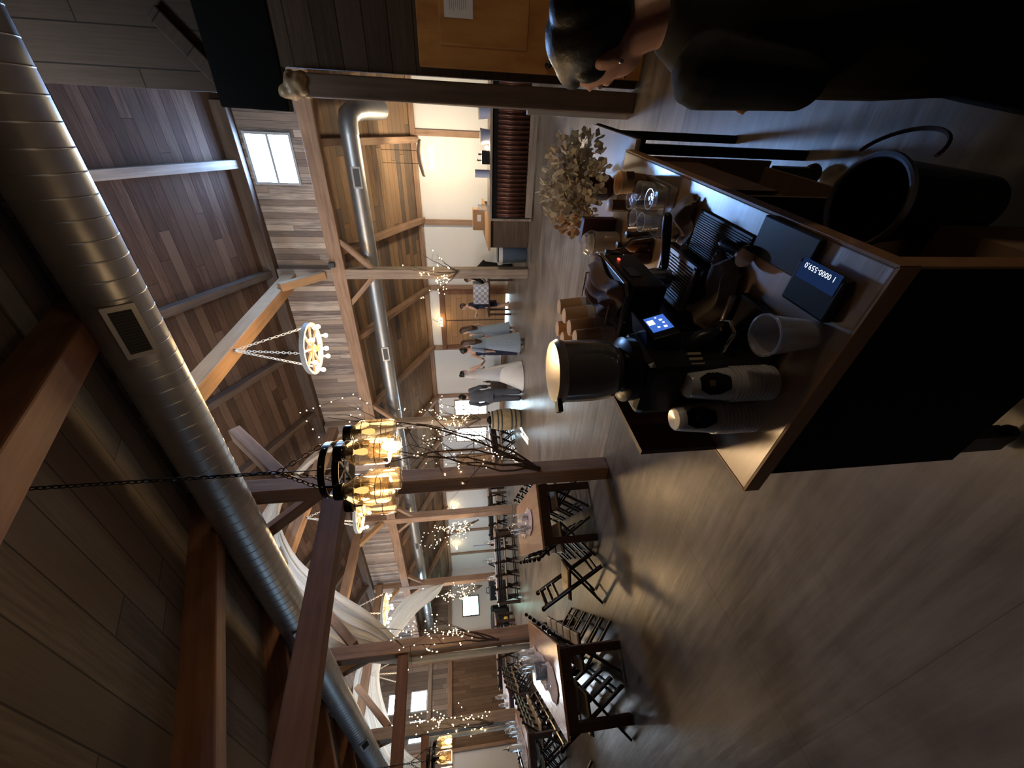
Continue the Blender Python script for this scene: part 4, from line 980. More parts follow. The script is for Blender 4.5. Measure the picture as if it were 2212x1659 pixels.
# wagon wheel chandeliers
def wheel(x, y, z, zt, label, group):
    t = thing('wheel_chandelier', label, 'chandelier', (x, y, z), .35, group)
    MB().lathe([(.39, -.035), (.43, -.035), (.43, .035), (.39, .035), (.39, -.035)], 40, close=False).build('wheel_rim', mat('rim_grey', (.35, .31, .27), .6), t, smooth=False)
    s = MB()
    for k in range(8):
        a = k*pi/4; s.bar((.06*cos(a), .06*sin(a), 0), (.40*cos(a), .40*sin(a), 0), .028, .028)
    s.build('spoke', M['T1'], t)
    MB().lathe([(0, -.14), (.045, -.14), (.05, -.06), (.075, -.05), (.075, .05), (.05, .06), (0, .06)], 20).build('hub', M['T1'], t, smooth=True)
    for k in range(7):
        a = k*2*pi/6; r = .36 if k < 6 else 0; zb = -.06 if k < 6 else -.15
        sk = MB().lathe([(.018, .0), (.018, -.03), (0, -.03)], 12, (r*cos(a), r*sin(a), zb)).build('socket', M['cream'], t)
        MB().lathe([(.012, -.03), (.034, -.07), (.036, -.085), (.024, -.11), (0, -.118)], 14, (r*cos(a), r*sin(a), zb)).build('bulb', M['bulb'], sk, smooth=True)
    c = MB()
    for k in range(3):
        a = .5+k*2.094; chain(c, (0, 0, zt-z), (.42*cos(a), .42*sin(a), .03), .07, .018, .005)
    c.build('chain', M['cream'], t, smooth=True)
    MB().tube([(0, 0, zt-z), (0, 0, zt-z-.03)], .02, 8).build('hook', M['blackm'], t)
    ptlight('wheel_glow', (x, y, z-.3), 55, (1, .66, .34), .25)
    return t
wheel(-3.22, 6.0, 4.17, 5.37, 'wheel chandelier with seven lit bulbs hung by chains from the first tie beam', None)
wheel(-7.64, 6.1, 4.2, 5.37, 'wheel chandelier behind the mason jars with ropes showing above', None)
wheel(-12.05, 6.1, 4.25, 5.37, 'smaller lit wheel chandelier in front of the white drape', None)
wheel(-16.45, 6.1, 4.3, 5.37, 'farthest lit wheel chandelier by the gable windows', None)
# driftwood pendant over the bar
t = thing('driftwood_pendant', 'driftwood log pendant with a row of lit bulbs over the bar', 'pendant lamp', (-.78, 11.2, 2.44), -.06)
MB().limb([(-.36, 0, .02), (-.1, .01, .07), (.15, 0, .09), (.36, -.01, .06)], [.05, .075, .07, .045], 12).build('log', M['T2'], t, smooth=True)
for k in range(7):
    x = -.21+.075*k
    s = MB().tube([(x, 0, .02), (x, 0, -.16)], .006, 6).build('cord', M['paperw'], t)
    MB().ell((x, 0, -.2), (.032, .032, .045), n=12, m=8).build('bulb', M['bulb2'], s, smooth=True)
MB().tube([(-.12, 0, .07), (-.12, 0, 1.0)], .006, 6).tube([(.16, 0, .07), (.16, 0, 1.0)], .006, 6).build('rope', M['twig'], t)
ptlight('bar_glow', (-.8, 11.2, 2.0), 70, (1, .82, .56), .2)
# wall sconces with jar shades
for x, l in ((-5.9, 'jar pendant lit against the barn doors'), (-16.2, 'jar sconce lit between the far posts'), (-19.4, 'jar sconce lit nearest the far corner')):
    t = thing('jar_sconce', l, 'wall lamp', (x, 12.72, 2.36))
    MB().bar((0, .24, .12), (0, 0, .12), .012, .012).tube([(0, .24, .3), (0, 0, .12)], .006, 6).build('bracket', M['blackm'], t)
    for k in range(3):
        j = MB().lathe([(.03, .08), (.05, .05), (.05, -.07), (.0, -.08)], 14, ((k-1)*.13, 0, 0), close=False).build('jar', M['amberg'], t, smooth=True)
        MB().ell(((k-1)*.13, 0, -.01), (.03, .03, .04), n=10, m=7).build('bulb', M['bulb2'], j)
# ------------------------------------------------------------------ twigs with fairy lights tied to the columns
def twigs(base, tips, seed, rb, nb, label, thick=.016, loose=()):
    r = random.Random(seed); t = thing('lit_branch', label, 'branches', base); mb = MB(); ends = []
    for tp in tips:
        a = V((0, 0, 0)); b = V(tp)-V(base); L = b.length; side = V((r.uniform(-1, 1), r.uniform(-.5, .5), r.uniform(-.3, .3)))*L*.12
        pts = [a+b*s+side*sin(pi*s)+V((r.uniform(-1, 1), r.uniform(-1, 1), r.uniform(-1, 1)))*L*.012 for s in [i/9 for i in range(10)]]
        mb.tube(pts, [thick*(1-.8*i/9) for i in range(10)], 6)
        for i in range(3, 10):
            if r.random() < .85:
                d = (b.normalized()*.6+V((r.gauss(0, .6), r.gauss(0, .35), r.gauss(.1, .6)))).normalized(); l2 = L*r.uniform(.14, .3)
                bend = V((r.gauss(0, .1), 0, r.gauss(0, .1)))*L*.5
                tw = [pts[i]+d*l2*s+bend*s*s for s in [k/5 for k in range(6)]]
                mb.tube(tw, [thick*.38*(1-.8*k/5) for k in range(6)], 5); ends.append(tw)
                if r.random() < .6:
                    d2 = (d+V((r.gauss(0, .7), r.gauss(0, .4), r.gauss(0, .7)))).normalized(); tw2 = [tw[3]+d2*l2*.6*s for s in (0, .5, 1)]
                    mb.tube(tw2, [thick*.2, thick*.15, thick*.08], 4); ends.append(tw2)
        ends.append(pts[4:])
    mb.build('branch', M['twig'], t, smooth=True)
    fb = MB(); wire = MB()
    for k in range(nb):
        tw = r.choice(ends); p = r.choice(tw)+V((r.gauss(0, .03), r.gauss(0, .02), r.gauss(0, .03)))
        fb.ell(p, (rb, rb, rb), n=6, m=4)
    for lp in loose:      # hanging loops of the light string
        P = [V(q)-V(base) for q in lp]; pts = []
        for i in range(len(P)-1):
            for s in range(6): pts.append(P[i]+(P[i+1]-P[i])*s/6)
        wire.tube(pts, .002, 4)
        for p in pts[::2]: fb.ell(p, (rb, rb, rb), n=6, m=4)
    if loose: wire.build('light_wire', M['twig'], t)
    tag(fb.build('fairy_light', M['fairy'], t), kind='stuff')
    return t
twigs((-3.35, 3.12, .85), [(-2.95, 3.25, 2.3), (-2.7, 3.3, 2.55), (-3.1, 3.1, 2.7), (-2.55, 3.3, 3.15), (-2.9, 3.2, 2.95), (-3.2, 3.3, 2.4), (-2.75, 3.2, 1.75), (-3.0, 3.3, 1.6)], 4, 0.0058, 75, 'tall twig spray with fairy lights rising from the nearest column', .014,
      [[(-2.75, 3.2, 3.2), (-2.5, 3.3, 3.35), (-2.35, 3.2, 3.1), (-2.3, 3.3, 2.8), (-2.4, 3.2, 2.6)]])
twigs((-2.95, 9.15, 1.7), [(-2.5, 9.2, 2.6), (-2.75, 9.1, 2.9), (-2.55, 9.2, 2.2), (-2.9, 9.1, 2.7), (-3.2, 9.1, 2.2), (-3.45, 9.1, 2.5)], 8, 0.0122, 42, 'twigs with fairy lights on the column beside the blue grey bin', .014, [[(-3.2, 9.1, 2.2), (-3.35, 9.1, 2.0), (-3.4, 9.1, 2.6)]])
twigs((-7.45, 9.1, 1.2), [(-7.0, 9.1, 2.9), (-6.8, 9.1, 2.5), (-7.3, 9.0, 2.6), (-7.7, 9.0, 2.4), (-7.9, 9.0, 2.9), (-7.2, 9, 2.0), (-8.1, 9, 2.1)], 12, 0.0136, 135, 'thick cluster of fairy lights on twigs above the oak barrel', .016)
twigs((-12.2, 9.05, 1.3), [(-12.6, 9.0, 3.0), (-12.9, 8.9, 2.6), (-12.4, 9.0, 2.4), (-12.7, 9.0, 1.9), (-13.1, 8.9, 2.9)], 16, 0.0143, 110, 'twigs with fairy lights on the grey column between the far tables', .016, [[(-12.4, 8.9, 2.0), (-13.0, 8.9, 1.8), (-13.3, 8.9, 2.2), (-12.9, 8.9, 2.4)], [(-12.5, 8.9, 3.3), (-13.2, 8.9, 3.5), (-13.5, 8.9, 3.0), (-12.9, 8.9, 2.8)]])
twigs((-16.7, 9.0, 1.2), [(-17.2, 9.0, 2.9), (-17.0, 8.9, 2.5), (-17.5, 8.9, 2.7), (-17.3, 8.9, 2.1), (-16.9, 9, 2.0)], 20, 0.0163, 90, 'twigs with fairy lights on the farthest column by the small window', .018)
twigs((-7.5, 3.05, 1.25), [(-7.0, 3.1, 2.5), (-6.8, 3.1, 2.9), (-7.2, 3.0, 2.9), (-6.7, 3.1, 2.2), (-7.1, 3.1, 2.0)], 24, 0.0088, 75, 'twigs with fairy lights on the draped column', .016, [[(-6.9, 3.05, 2.9), (-6.5, 3.05, 2.6), (-6.6, 3.05, 2.1)]])
twigs((-11.8, 3.05, 1.3), [(-11.3, 3.1, 2.6), (-11.0, 3.1, 2.9), (-11.5, 3.0, 2.9), (-11.2, 3.1, 2.1), (-12.3, 3.1, 2.4), (-12.5, 3.1, 1.9)], 28, 0.0116, 85, 'twigs with fairy lights on the leftmost grey column', .016, [[(-11.2, 3.1, 2.9), (-10.7, 3.1, 3.0), (-10.6, 3.1, 2.6), (-11.0, 3.1, 2.4), (-11.4, 3.1, 2.5)]])
# ------------------------------------------------------------------ white drapes
def swag(x, A, B, label, seed):
    def cr(P, t):
        P = [V((0, y, z)) for y, z in P]; m = len(P)-1; k = min(int(t*m), m-1); f = t*m-k; p0 = P[max(k-1, 0)]; p1 = P[k]; p2 = P[k+1]; p3 = P[min(k+2, m)]
        return .5*((2*p1)+(-p0+p2)*f+(2*p0-5*p1+4*p2-p3)*f*f+(-p0+3*p1-3*p2+p3)*f**3)
    def f(i, j):
        a = cr(A, i); b = cr(B, i); s = sin(pi*i)
        p = a+(b-a)*j; fold = (.05*sin(j*30+seed)+.03*sin(j*53+i*5))*(.3+s)
        return (x+.30*s*(.5-j)*2+fold, p.y+.02*sin(j*40), p.z-.12*s*4*j*(1-j))
    return tag(MB().grid(f, 48, 48).build('ceiling_drape', M['drape'], smooth=True, solid=.004), label, 'drape')
swag(-7.66, [(3.03, 2.80), (3.2, 2.95), (3.72, 3.55), (4.22, 4.3), (5.0, 5.2), (6.2, 5.9), (7.5, 5.75), (8.3, 5.1), (8.9, 4.0), (9.28, 3.1)],
     [(2.97, 2.80), (2.98, 3.0), (3.08, 3.45), (3.32, 4.2), (4.3, 5.6), (6.2, 6.6), (8.0, 6.2), (8.75, 5.7), (9.02, 4.9), (9.3, 3.15)], 'wide white drape swagged across the nave from the tail hung column', 1)
swag(-16.55, [(3.03, 2.80), (3.4, 3.2), (4.2, 4.2), (6.2, 5.0), (7.8, 4.0), (8.6, 3.1), (9.2, 2.80)],
     [(2.97, 2.85), (3.1, 3.7), (4.0, 5.2), (6.2, 6.0), (8.0, 5.1), (8.85, 4.3), (9.22, 2.88)], 'farther white drape tied to the farthest column', 2)
def tail(i, j): return (-7.88+.18*j, 3.02-.03*sin(j*20)-.02*i, 2.85-2.15*i)
tag(MB().grid(tail, 14, 22).build('drape_tail', M['drape'], smooth=True, solid=.004), 'white drape tail falling down the side of a column', 'drape')
def tail2(i, j): return (-12.2+.13*j, 3.02-.03*sin(j*20), 2.85-2.0*i)
tag(MB().grid(tail2, 14, 22).build('drape_tail', M['drape'], smooth=True, solid=.004), 'narrow white drape tail on the leftmost grey column', 'drape')
# ------------------------------------------------------------------ bar at the right, bin, barrel
mm, nt, b = nmat('rusty_corrugated'); h = NT(nt); tc = h.n('ShaderNodeTexCoord'); n = h.n('ShaderNodeTexNoise'); n.inputs['Scale'].default_value = 3.5; n.inputs['Detail'].default_value = 6
h.lk(tc.outputs['Object'], n.inputs['Vector']); h.lk(ramp(h, n.outputs['Fac'], [(.035, .014, .010), (.10, .035, .022), (.16, .075, .055), (.3, .28, .27)]), b.inputs['Base Color']); b.inputs['Roughness'].default_value = .38; b.inputs['Metallic'].default_value = .55
t = thing('drinks_bar', 'bar clad in rusty corrugated metal with a live edge plank top', 'bar', (-.2, 9.05, 0))
def cg(i, j): return (-1.5+3.1*i, .02*sin(i*3.1/.085*2*pi)-.03, .16+.66*j)
MB().grid(cg, 330, 2).build('corrugated_front', mm, t, smooth=True, solid=.003)
MB().box((.05, .33, .5), (3.12, .6, .8)).build('carcass', M['T3'], t)
MB().box((.05, -.04, .12), (3.1, .05, .14)).build('kick_board', M['T2'], t).data
MB().box((.05, .0, .865), (3.1, .04, .12)).build('top_rail', M['matte'], t)
MB().box((.04, .3, .95), (3.18, .72, .05)).build('plank_top', M['T2'], t, bevel=.01)
MB().box((-1.55, .3, .5), (.05, .7, .9)).build('end_post', M['T2'], t)
t = thing('back_counter', 'pale wooden counter running from the bar back to the white wall', 'counter', (-2.15, 10.7, 0))
MB().box((0, 0, .94), (.75, 2.6, .05)).build('plank_top', M['T5'], t)
MB().box((0, 0, .46), (.65, 2.4, .9)).build('carcass', M['T3'], t)
def item(name, label, cat, m, loc, parts):
    t = thing(name, label, cat, loc)
    for nm, mb, mt in parts: mb.build(nm, mt, t, smooth=True)
    return t
bx = mat('lilac_plastic', (.48, .52, .72), .5)
item('plastic_tub', 'pale lilac plastic tub at the far right of the bar', 'tub', None, (.2, 9.2, .975), [('tub_body', MB().lathe([(.12, 0), (.14, .2)], 20), bx), ('lid', MB().lathe([(.145, .2), (.145, .22), (0, .225)], 20), M['paperw'])])
item('plastic_tub', 'second pale lilac tub, nearer the black speaker on the bar', 'tub', None, (-.22, 9.2, .975), [('tub_body', MB().lathe([(.12, 0), (.14, .17)], 20), bx), ('lid', MB().lathe([(.145, .17), (.145, .19), (0, .195)], 20), M['paperw'])])
item('cylinder_vase', 'white paper towel roll standing on the bar', 'roll', None, (-.88, 9.2, .975), [('roll', MB().lathe([(.075, 0), (.075, .30)], 20), bx)])
o = item('tap_box', 'small black box with shiny fittings on the bar', 'box', None, (-.58, 9.2, .975), [('box_body', MB().box((0, 0, .08), (.24, .2, .16)), M['black']), ('fitting', MB().tube([(-.06, 0, .16), (-.06, 0, .24), (-.02, 0, .27)], .014, 8).tube([(.05, 0, .16), (.05, 0, .23)], .016, 8), M['chrome'])])
item('table_lamp', 'small glowing light on the bar between tub and black box', 'lamp', None, (-.41, 9.14, .975), [('glow', MB().ell((0, 0, .05), (.035, .03, .05)), M['bulb2'])])
item('cardboard_box', 'brown cardboard box on the pale wooden counter', 'box', None, (-2.1, 10.9, .965), [('carton', MB().box((0, 0, .15), (.5, .34, .3)), M['card']), ('label', MB().box((.05, -.172, .14), (.16, .004, .1)), M['paper'])])
item('glass_pitcher', 'clear glass pitcher near the end of the bar', 'pitcher', None, (-1.55, 9.25, .975), [('glass_body', MB().lathe([(.07, 0), (.08, .1), (.06, .2), (.065, .24)], 18, close=False), M['glassf'])])
t = thing('trash_bin', 'blue grey round bin with a white liner beside the pale column', 'bin', (-2.68, 9.75, 0))
MB().lathe([(.2, 0), (.22, .02), (.26, .62), (.27, .66)], 28).build('barrel_body', M['trash'], t, smooth=True)
MB().lathe([(.275, .60), (.285, .66), (.28, .70), (.25, .69), (.23, .55)], 28, close=False).build('liner', M['paper'], t, smooth=True)
MB().lathe([(.26, .66), (.2, .72), (0, .73)], 28).build('lid', M['black'], t, smooth=True)
t = thing('oak_barrel', 'old oak barrel with iron hoops standing on end', 'barrel', (-7.3, 8.85, 0))
pr = [(.25, 0)]+[(.25+.075*sin(pi*i/12), .9*i/12) for i in range(1, 12)]+[(.25, .9)]
MB().lathe(pr, 30).build('staves', M['oak'], t, smooth=True)
hp = MB()
for z in (.04, .19, .31, .60, .71, .86): r = .25+.075*sin(pi*z/.9); hp.lathe([(r+.004, z-.022), (r+.007, z), (r+.004, z+.022)], 30, close=False)
hp.build('hoop', mat('hoop_iron', (.10, .10, .105), .5, .7), t, smooth=True)
MB().lathe([(.12, .9), (.12, .96), (.05, 1.02), (0, 1.03)], 16).build('crock', M['matte'], t, smooth=True)
# small table with a gingham cloth by the barn doors
mm, nt, b = nmat('gingham'); h = NT(nt); tc = h.n('ShaderNodeTexCoord'); ck = h.n('ShaderNodeTexChecker'); ck.inputs['Scale'].default_value = 11
h.lk(tc.outputs['Object'], ck.inputs['Vector']); ck.inputs[1].default_value = (.75, .75, .8, 1); ck.inputs[2].default_value = (.35, .37, .5, 1); h.lk(ck.outputs[0], b.inputs['Base Color'])
t = thing('cake_table', 'narrow dark table by the barn doors with a gingham box on it', 'table', (-4.55, 12.0, 0), 0)
MB().box((-.1, 0, .74), (1.3, .5, .04)).build('table_top', M['tleg'], t)
for s in (-1, 1):
    for q in (-1, 1): MB().box((-.1+s*.58, q*.2, .36), (.05, .05, .72)).build('leg', M['tleg'], t)
tag(MB().box((-4.55, 12.0, 1.0), (.62, .42, .48)).build('gingham_box', mm), 'blue and white checked box on the narrow table by the doors', 'box')
# shelf of dark things behind the man in the suit
t = thing('drink_dispenser', 'dark crate with bottles behind the man in the grey suit', 'crate', (-8.2, 12.4, 0))
MB().box((0, 0, .3), (.8, .5, .6)).build('crate', M['tleg'], t); bb = MB()
for k in range(4): bb.lathe([(.04, .6), (.04, .78), (.015, .84), (.015, .9)], 10, (-.3+.2*k, 0, 0))
bb.build('bottle_row', M['brown'], t)
# black bags and white screens by the end wall
t = thing('black_bag', 'square black bag with a carry handle near the end wall', 'bag', (-18.2, 9.55, 0), .5)
MB().box((0, 0, .42), (.75, .5, .82)).build('bag_body', M['black'], t, bevel=.05); MB().tube([(-.15, 0, .82), (-.12, 0, .95), (.12, 0, .95), (.15, 0, .82)], .02, 8).build('handle', M['black'], t)
t = thing('black_speaker', 'rounded black case with a yellow dot near the end wall', 'case', (-18.7, 8.55, 0), .5)
MB().box((0, 0, .42), (1.0, .5, .82)).build('case_body', M['black'], t, bevel=.12); MB().ell((.1, -.27, .16), (.1, .03, .1)).build('dot', mat('yellow_dot', (.75, .5, .05), .5), t)
for i, (x, y, l) in enumerate(((-15.3, 11.6, 'lilac white screen standing behind the far table'), (-17.1, 11.2, 'lilac white screen right of the small garden window'))):
    t = thing('display_board', l, 'board', (x, y, .78), -.6)
    MB().box((0, 0, .35), (.75, .03, .68)).build('panel', bx, t, bevel=.02); MB().box((0, 0, -.38), (.04, .04, .78)).build('stand', M['steel'], t)
# ------------------------------------------------------------------ people
def person(label, loc, rz, Ht, arms=None, lean=0, skin='skin2', hair=('short', 'hairb'), wear=(), voxel=.011, legs=None, headtilt=0, feet=True):
    s = Ht/1.70
    t = thing('person', label, 'person', loc, rz); t.scale = (s, s, s)
    LN = MX.Translation((0, 0, .93)) @ MX.Rotation(-lean, 4, 'X') @ MX.Translation((0, 0, -.93))
    HD = LN @ MX.Translation((0, 0, 1.5)) @ MX.Rotation(-headtilt, 4, 'X') @ MX.Translation((0, 0, -1.5))
    up = lambda p: tuple(LN @ V(p))
    arms = arms or {}
    J = {}
    for k, q in (('L', -1), ('R', 1)):
        J['sh'+k] = up((q*.175, -.01, 1.395)); a = arms.get(k, ((q*.235, -.03, 1.12), (q*.245, .05, .88)))
        J['el'+k], J['wr'+k] = a[0], a[1]
        J['hip'+k] = (q*.088, 0, .90); g = (legs or {}).get(k, ((q*.095, .015, .48), (q*.095, -.02, .075)))
        J['kn'+k], J['an'+k] = g
    def torso(mb, o=0, z0=.86, z1=1.44):
        S = [(0, 0, .84, .15, .10), (0, 0, .92, .168, .112), (0, .008, 1.06, .138, .095), (0, .012, 1.20, .155, .108), (0, .005, 1.32, .168, .105), (0, -.005, 1.40, .15, .08), (0, -.01, 1.45, .07, .06)]
        S = [q for q in S if z0-.03 <= q[2] <= z1+.03]
        mb.loft([(q[0], q[1], q[2], q[3]+o, q[4]+o) for q in S], 22, LN)
    def arm(mb, k, o=0, frac=1, hand=True):
        a, e, w = V(J['sh'+k]), V(J['el'+k]), V(J['wr'+k]); w2 = e+(w-e)*frac
        mb.limb([a, a+(e-a)*.5, e, e+(w2-e)*.45, w2], [.05+o, .043+o, .037+o, .036+o, .026+o+(.006 if o else 0)], 12)
        if not hand: return
        d = (w-e).normalized(); sd = d.cross(V((0, 1, 0)) if abs(d.y) < .9 else V((0, 0, 1))).normalized(); nm = sd.cross(d)
        mb.limb([w, w+d*.045, w+d*.085], [.024, .030, .026], 10)
        for f in range(4):
            o2 = sd*(.027-.018*f); l = (.062, .072, .068, .052)[f]; b = w+d*.092+o2
            mb.limb([b, b+d*l*.5+nm*.008, b+d*l*.85+nm*.026], [.0095, .009, .0075], 8)
        b = w+d*.04+sd*.028; mb.limb([b, b+d*.03+sd*.022, b+d*.06+sd*.026+nm*.012], [.0115, .011, .009], 8)
    def leg(mb, k, o=0, end=1.0):
        h, n, a = V(J['hip'+k]), V(J['kn'+k]), V(J['an'+k]); a2 = n+(a-n)*end
        mb.limb([h, h+(n-h)*.5, n, n+(a2-n)*.4, a2], [.092+o, .076+o, .056+o, .054+o, .038+o*1.4], 14)
    b = MB(); torso(b)
    for k in 'LR':
        arm(b, k); leg(b, k)
        a = V(J['an'+k]); b.limb([a+V((0, -.035, -.035)), a+V((0, .07, -.04)), a+V((0, .15, -.05))], [.036, .036, .026], 10)
    b.limb([up((0, -.012, 1.40)), up((0, -.002, 1.47)), tuple(HD @ V((0, .008, 1.54)))], [.062, .054, .054], 14)
    b.ell((0, .008, 1.61), (.075, .095, .105), HD, 20, 14).ell((0, .045, 1.555), (.056, .06, .058), HD, 16, 10)
    b.limb([(0, .098, 1.615), (0, .118, 1.588), (0, .106, 1.577)], [.011, .016, .014], 8, HD)
    b.ell((0, .095, 1.548), (.024, .016, .010), HD, 10, 6).ell((0, .088, 1.637), (.05, .022, .012), HD, 10, 6)
    for q in (-1, 1):
        b.ell((q*.079, -.002, 1.592), (.010, .021, .032), HD, 10, 8).ell((q*.086, -.010, 1.60), (.007, .014, .022), HD, 8, 6)
    fuse(b, 'body', M[skin], t, voxel, 4)
    for q in (-1, 1):
        e = MB().ell((q*.031, .094, 1.612), (.014, .008, .009), HD, 10, 7).build('eye', M['paperw'], t, smooth=True)
        MB().ell((q*.031, .1005, 1.612), (.006, .003, .006), HD, 8, 6).build('iris', M['black'], e, smooth=True)
    MB().ell((0, .1085, 1.546), (.022, .006, .006), HD, 10, 6).build('lips', mat('lips_%d' % len(COL.objects), (.35, .13, .11), .5), t, smooth=True)
    hb = MB()
    st, hm = hair
    if st != 'none':
        hb.ell((0, -.018, 1.628), (.083, .098, .103), HD, 20, 14).ell((0, .02, 1.675), (.066, .075, .045), HD, 14, 8)
        hb.ell((0, -.05, 1.575), (.066, .055, .055), HD, 14, 8)
        for q in (-1, 1): hb.ell((q*.074, .022, 1.63), (.012, .022, .035), HD, 10, 7)
    if st == 'long': hb.limb([(0, -.06, 1.62), (0, -.10, 1.48), (.01, -.125, 1.34), (.0, -.125, 1.22)], [.085, .085, .09, .05], 14, HD)
    if st == 'bun': hb.ell((0, -.075, 1.70), (.05, .05, .05), HD, 14, 9)
    if st == 'up': hb.ell((0, -.085, 1.64), (.06, .06, .07), HD, 14, 9)
    if st != 'none': fuse(hb, 'hair', M[hm], t, voxel*.8, 3)
    for w in wear:
        g = MB(); kind, m = w[0], M[w[1]]
        if kind == 'dress':
            top, hem, flare = w[2], w[3], w[4]
            S = [(0, 0, hem, .16+flare, .13+flare), (0, 0, hem+(.95-hem)*.5, .17+flare*.5, .13+flare*.5), (0, 0, .93, .182, .125), (0, .008, 1.06, .148, .105), (0, .012, 1.20, .166, .118), (0, .005, 1.30, .172, .112)]
            if top > 1.35: S += [(0, -.002, 1.38, .168, .098), (0, -.008, 1.43, .11, .08)]
            g.loft(S, 30, LN if lean else None); fuse(g, 'dress', m, t, voxel, 5)
        elif kind == 'sleeves':
            for k in 'LR': arm(g, k, .012, w[2], False)
            fuse(g, 'sleeve', m, t, voxel, 4)
        elif kind == 'jacket':
            ex = w[4] if len(w) > 4 else 0
            g.loft([(0, 0, w[2], .20+ex, .14+ex), (0, 0, .93, .19+ex, .13+ex), (0, .008, 1.06, .165+ex, .118+ex), (0, .012, 1.20, .18, .128), (0, .005, 1.32, .19, .125), (0, -.005, 1.405, .165, .098), (0, -.01, 1.46, .075, .07)], 26, LN)
            for k in 'LR': arm(g, k, .020, w[3], False)
            fuse(g, 'jacket', m, t, voxel, 4)
        elif kind == 'trousers':
            for k in 'LR': leg(g, k, w[2] if len(w) > 2 else .018, 1.0)
            g.loft([(0, 0, .82, .15, .115), (0, 0, .90, .18, .125), (0, .004, 1.0, .165, .115)], 22); fuse(g, 'trousers', m, t, voxel, 4)
        elif kind == 'shoes':
            for k in 'LR':
                a = V(J['an'+k]); g.limb([a+V((0, -.04, -.036)), a+V((0, .07, -.038)), a+V((0, .165, -.046))], [.042, .042, .03], 10)
            fuse(g, 'shoes', m, t, voxel, 3)
        elif kind == 'veil':
            def f(i, j): a = pi*(1.05+.9*j); r = .10+.16*i; return (r*cos(a)*1.1, r*sin(a)-.02, 1.60-1.15*i)
            g.grid(f, 16, 16).build('veil', glassm('veil_net', (.9, .9, .92), .5, .5, .4), t, smooth=True)
        elif kind == 'train':
            g.loft([(0, -.16, .005, .40, .46), (0, -.10, .25, .33, .36), (0, -.04, .6, .25, .23), (0, -.01, .88, .19, .14), (0, 0, 1.0, .165, .115)], 30); fuse(g, 'skirt', m, t, voxel, 8)
    return t
# the barista at the right edge of the frame
bar = person('person in a black shirt leaning over the back of the coffee cart, seen from behind', (.245, .985, 0), radians(47), 1.50,
  {'L': ((-.185, .06, 1.15), (-.03, .15, 1.12)), 'R': ((.19, .03, 1.15), (.05, .14, 1.14))}, radians(9), 'skin', ('up', 'hair'),
  [('jacket', 'apron', .62, .9, .035), ('trousers', 'apron', .035), ('dress', 'apron', 1.30, .40, .13), ('shoes', 'matte')], .007, headtilt=radians(14))
MB().ell((-.0905, .0, 1.562), (.004, .006, .006), MX.Translation((0, 0, .93)) @ MX.Rotation(-radians(9), 4, 'X') @ MX.Translation((0, 0, .57)) @ MX.Rotation(-radians(14), 4, 'X') @ MX.Translation((0, 0, -1.5)), 8, 6).build('earring', M['chrome'], bar, smooth=True)
# the wedding party in the hall
person('person in a grey suit seen from behind, beside the bridal gown', (-6.60, 9.12, 0), radians(15), 1.80,
  {'L': ((-.27, .02, 1.14), (-.26, .10, .90)), 'R': ((.26, .03, 1.13), (.20, .2, .95))}, 0, 'skin', ('short', 'hair'), [('trousers', 'suit', .03), ('jacket', 'suit', .78, .95), ('shoes', 'black')])
person('person in a white bridal gown with a flowing train, dark hair pinned up', (-5.92, 9.3, 0), radians(-12), 1.74,
  {'L': ((-.24, .06, 1.14), (-.16, .25, 1.06)), 'R': ((.24, .06, 1.14), (.16, .25, 1.06))}, 0, 'skin2', ('bun', 'hair'), [('dress', 'bride', 1.3, .2, .12), ('train', 'bride'), ('veil', 'bride')])
person('person with a black bun in a navy top, standing close to the bridal gown', (-5.36, 9.66, 0), radians(62), 1.70,
  {'L': ((-.25, .08, 1.13), (-.12, .3, 1.08)), 'R': ((.25, .1, 1.12), (.1, .32, 1.06))}, radians(4), 'skin2', ('bun', 'hair'), [('dress', 'navy', 1.3, .12, .06)])
person('person in a dusty blue patterned long dress with long brown hair', (-4.88, 9.15, 0), radians(50), 1.68,
  {'L': ((-.23, .0, 1.12), (-.2, .1, .9)), 'R': ((.23, .0, 1.12), (.2, .1, .9))}, 0, 'skin2', ('long', 'hairb'), [('dress', 'floral', 1.43, .13, .13), ('sleeves', 'floral', .05)])
person('person in a plain dusty blue dress, half hidden behind the patterned one', (-5.30, 10.75, 0), radians(70), 1.70,
  None, 0, 'skin2', ('long', 'hairb'), [('dress', 'dblue', 1.38, .2, .12)])
person('person in a short navy dress standing alone in front of the barn doors', (-5.1, 12.3, 0), radians(95), 1.66,
  {'L': ((-.22, .10, 1.14), (-.10, .30, 1.18)), 'R': ((.22, .10, 1.14), (.10, .32, 1.15))}, radians(4), 'skin2', ('short', 'hairb'), [('dress', 'navy', 1.40, .45, .0)])
person('person in black bending over the narrow table by the doors', (-3.72, 12.1, 0), radians(80), 1.66,
  {'L': ((-.22, .40, 1.02), (-.15, .55, .90)), 'R': ((.22, .42, 1.02), (.15, .55, .9))}, radians(42), 'skin2', ('long', 'hairb'), [('jacket', 'matte', .82, .6), ('trousers', 'matte', .02), ('shoes', 'matte')])

MB().ell((-.205, .055, 1.395), (.010, .016, .022)).build('shirt_tag', M['paper'], bar, smooth=True)
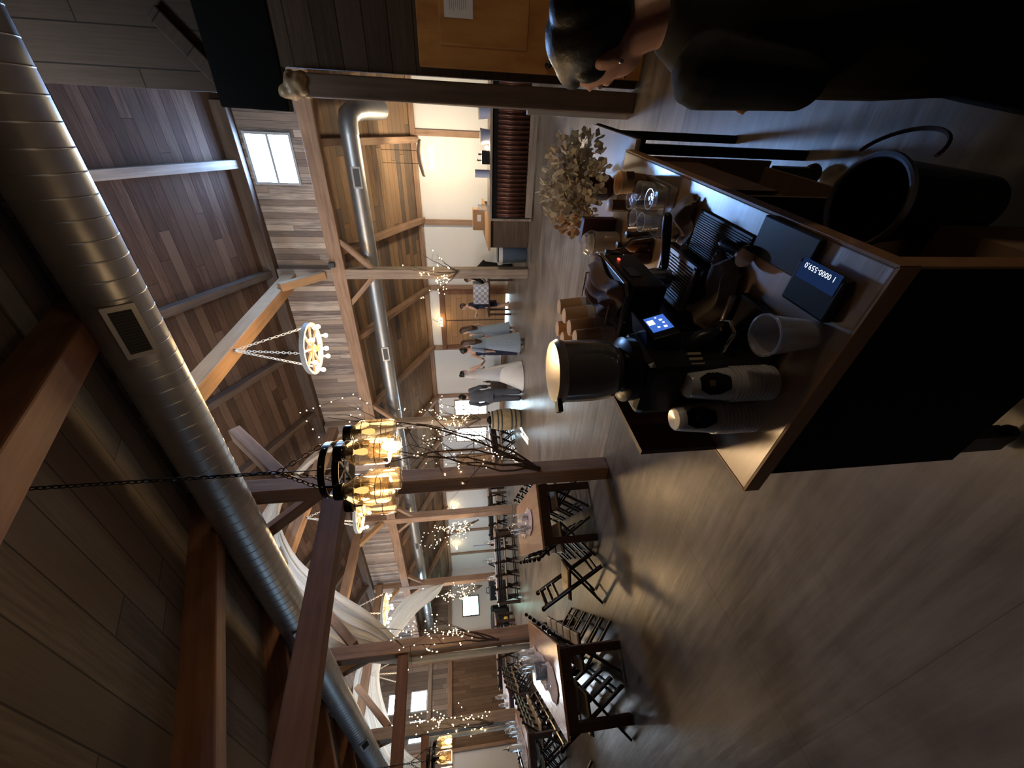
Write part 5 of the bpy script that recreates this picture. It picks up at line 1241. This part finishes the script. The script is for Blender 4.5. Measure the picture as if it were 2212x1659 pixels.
# ------------------------------------------------------------------ light, camera, colour
w = bpy.data.worlds.new('World'); SC.world = w; w.use_nodes = True
w.node_tree.nodes['Background'].inputs[0].default_value = (.35, .45, .6, 1); w.node_tree.nodes['Background'].inputs[1].default_value = .1
ptlight('mason_glow', (-1.47, 1.46, 2.12), 8.5, (1, .66, .34), .14)
ptlight('mason_glow', (2.9, 1.2, 2.12), 15, (1, .80, .58), .16)  # light of the added chandelier, brightens the cart from the right
ptlight('mason_glow', (-7.1, 1.55, 2.1), 3, (1, .66, .34), .14)
cam = bpy.data.cameras.new('camera'); 
sl = bpy.data.lights.new('low_sun', 'SUN'); sl.energy = 14; sl.angle = .01; sl.color = (1, .95, .86); so = bpy.data.objects.new('low_sun', sl); COL.objects.link(so)
so.rotation_euler = V((2.3, -4.1, -1.5)).to_track_quat('-Z', 'Y').to_euler()
co = bpy.data.objects.new('camera', cam); COL.objects.link(co)
yaw, pit, rol = radians(34.28), radians(7.424), radians(2.246)
f = V((-sin(yaw), cos(yaw), 0)); r = V((cos(yaw), sin(yaw), 0)); d = V((0, 0, -1))
f2 = f*cos(pit)+d*sin(pit); d2 = d*cos(pit)-f*sin(pit)
r3 = r*cos(rol)+d2*sin(rol); d3 = d2*cos(rol)-r*sin(rol)
# the phone was held a quarter turn over: frame right is world down
mw = MX((d3, r3, -f2)).transposed().to_4x4(); mw.translation = (0, 0, 1.72); co.matrix_world = mw
cam.sensor_fit = 'HORIZONTAL'; cam.sensor_width = 36; cam.lens = 831/2212*36; cam.clip_start = .05; cam.clip_end = 80
SC.camera = co
v = SC.view_settings; v.view_transform = 'Standard'; v.look = 'None'; v.exposure = 1.2; v.gamma = 1; v.use_curve_mapping = False
cy = SC.cycles
cy.use_adaptive_sampling = True; cy.adaptive_threshold = .015
cy.max_bounces = 8; cy.diffuse_bounces = 4; cy.glossy_bounces = 4; cy.transmission_bounces = 4; cy.transparent_max_bounces = 16
cy.caustics_reflective = False; cy.caustics_refractive = False; cy.sample_clamp_indirect = 4; cy.use_denoising = True
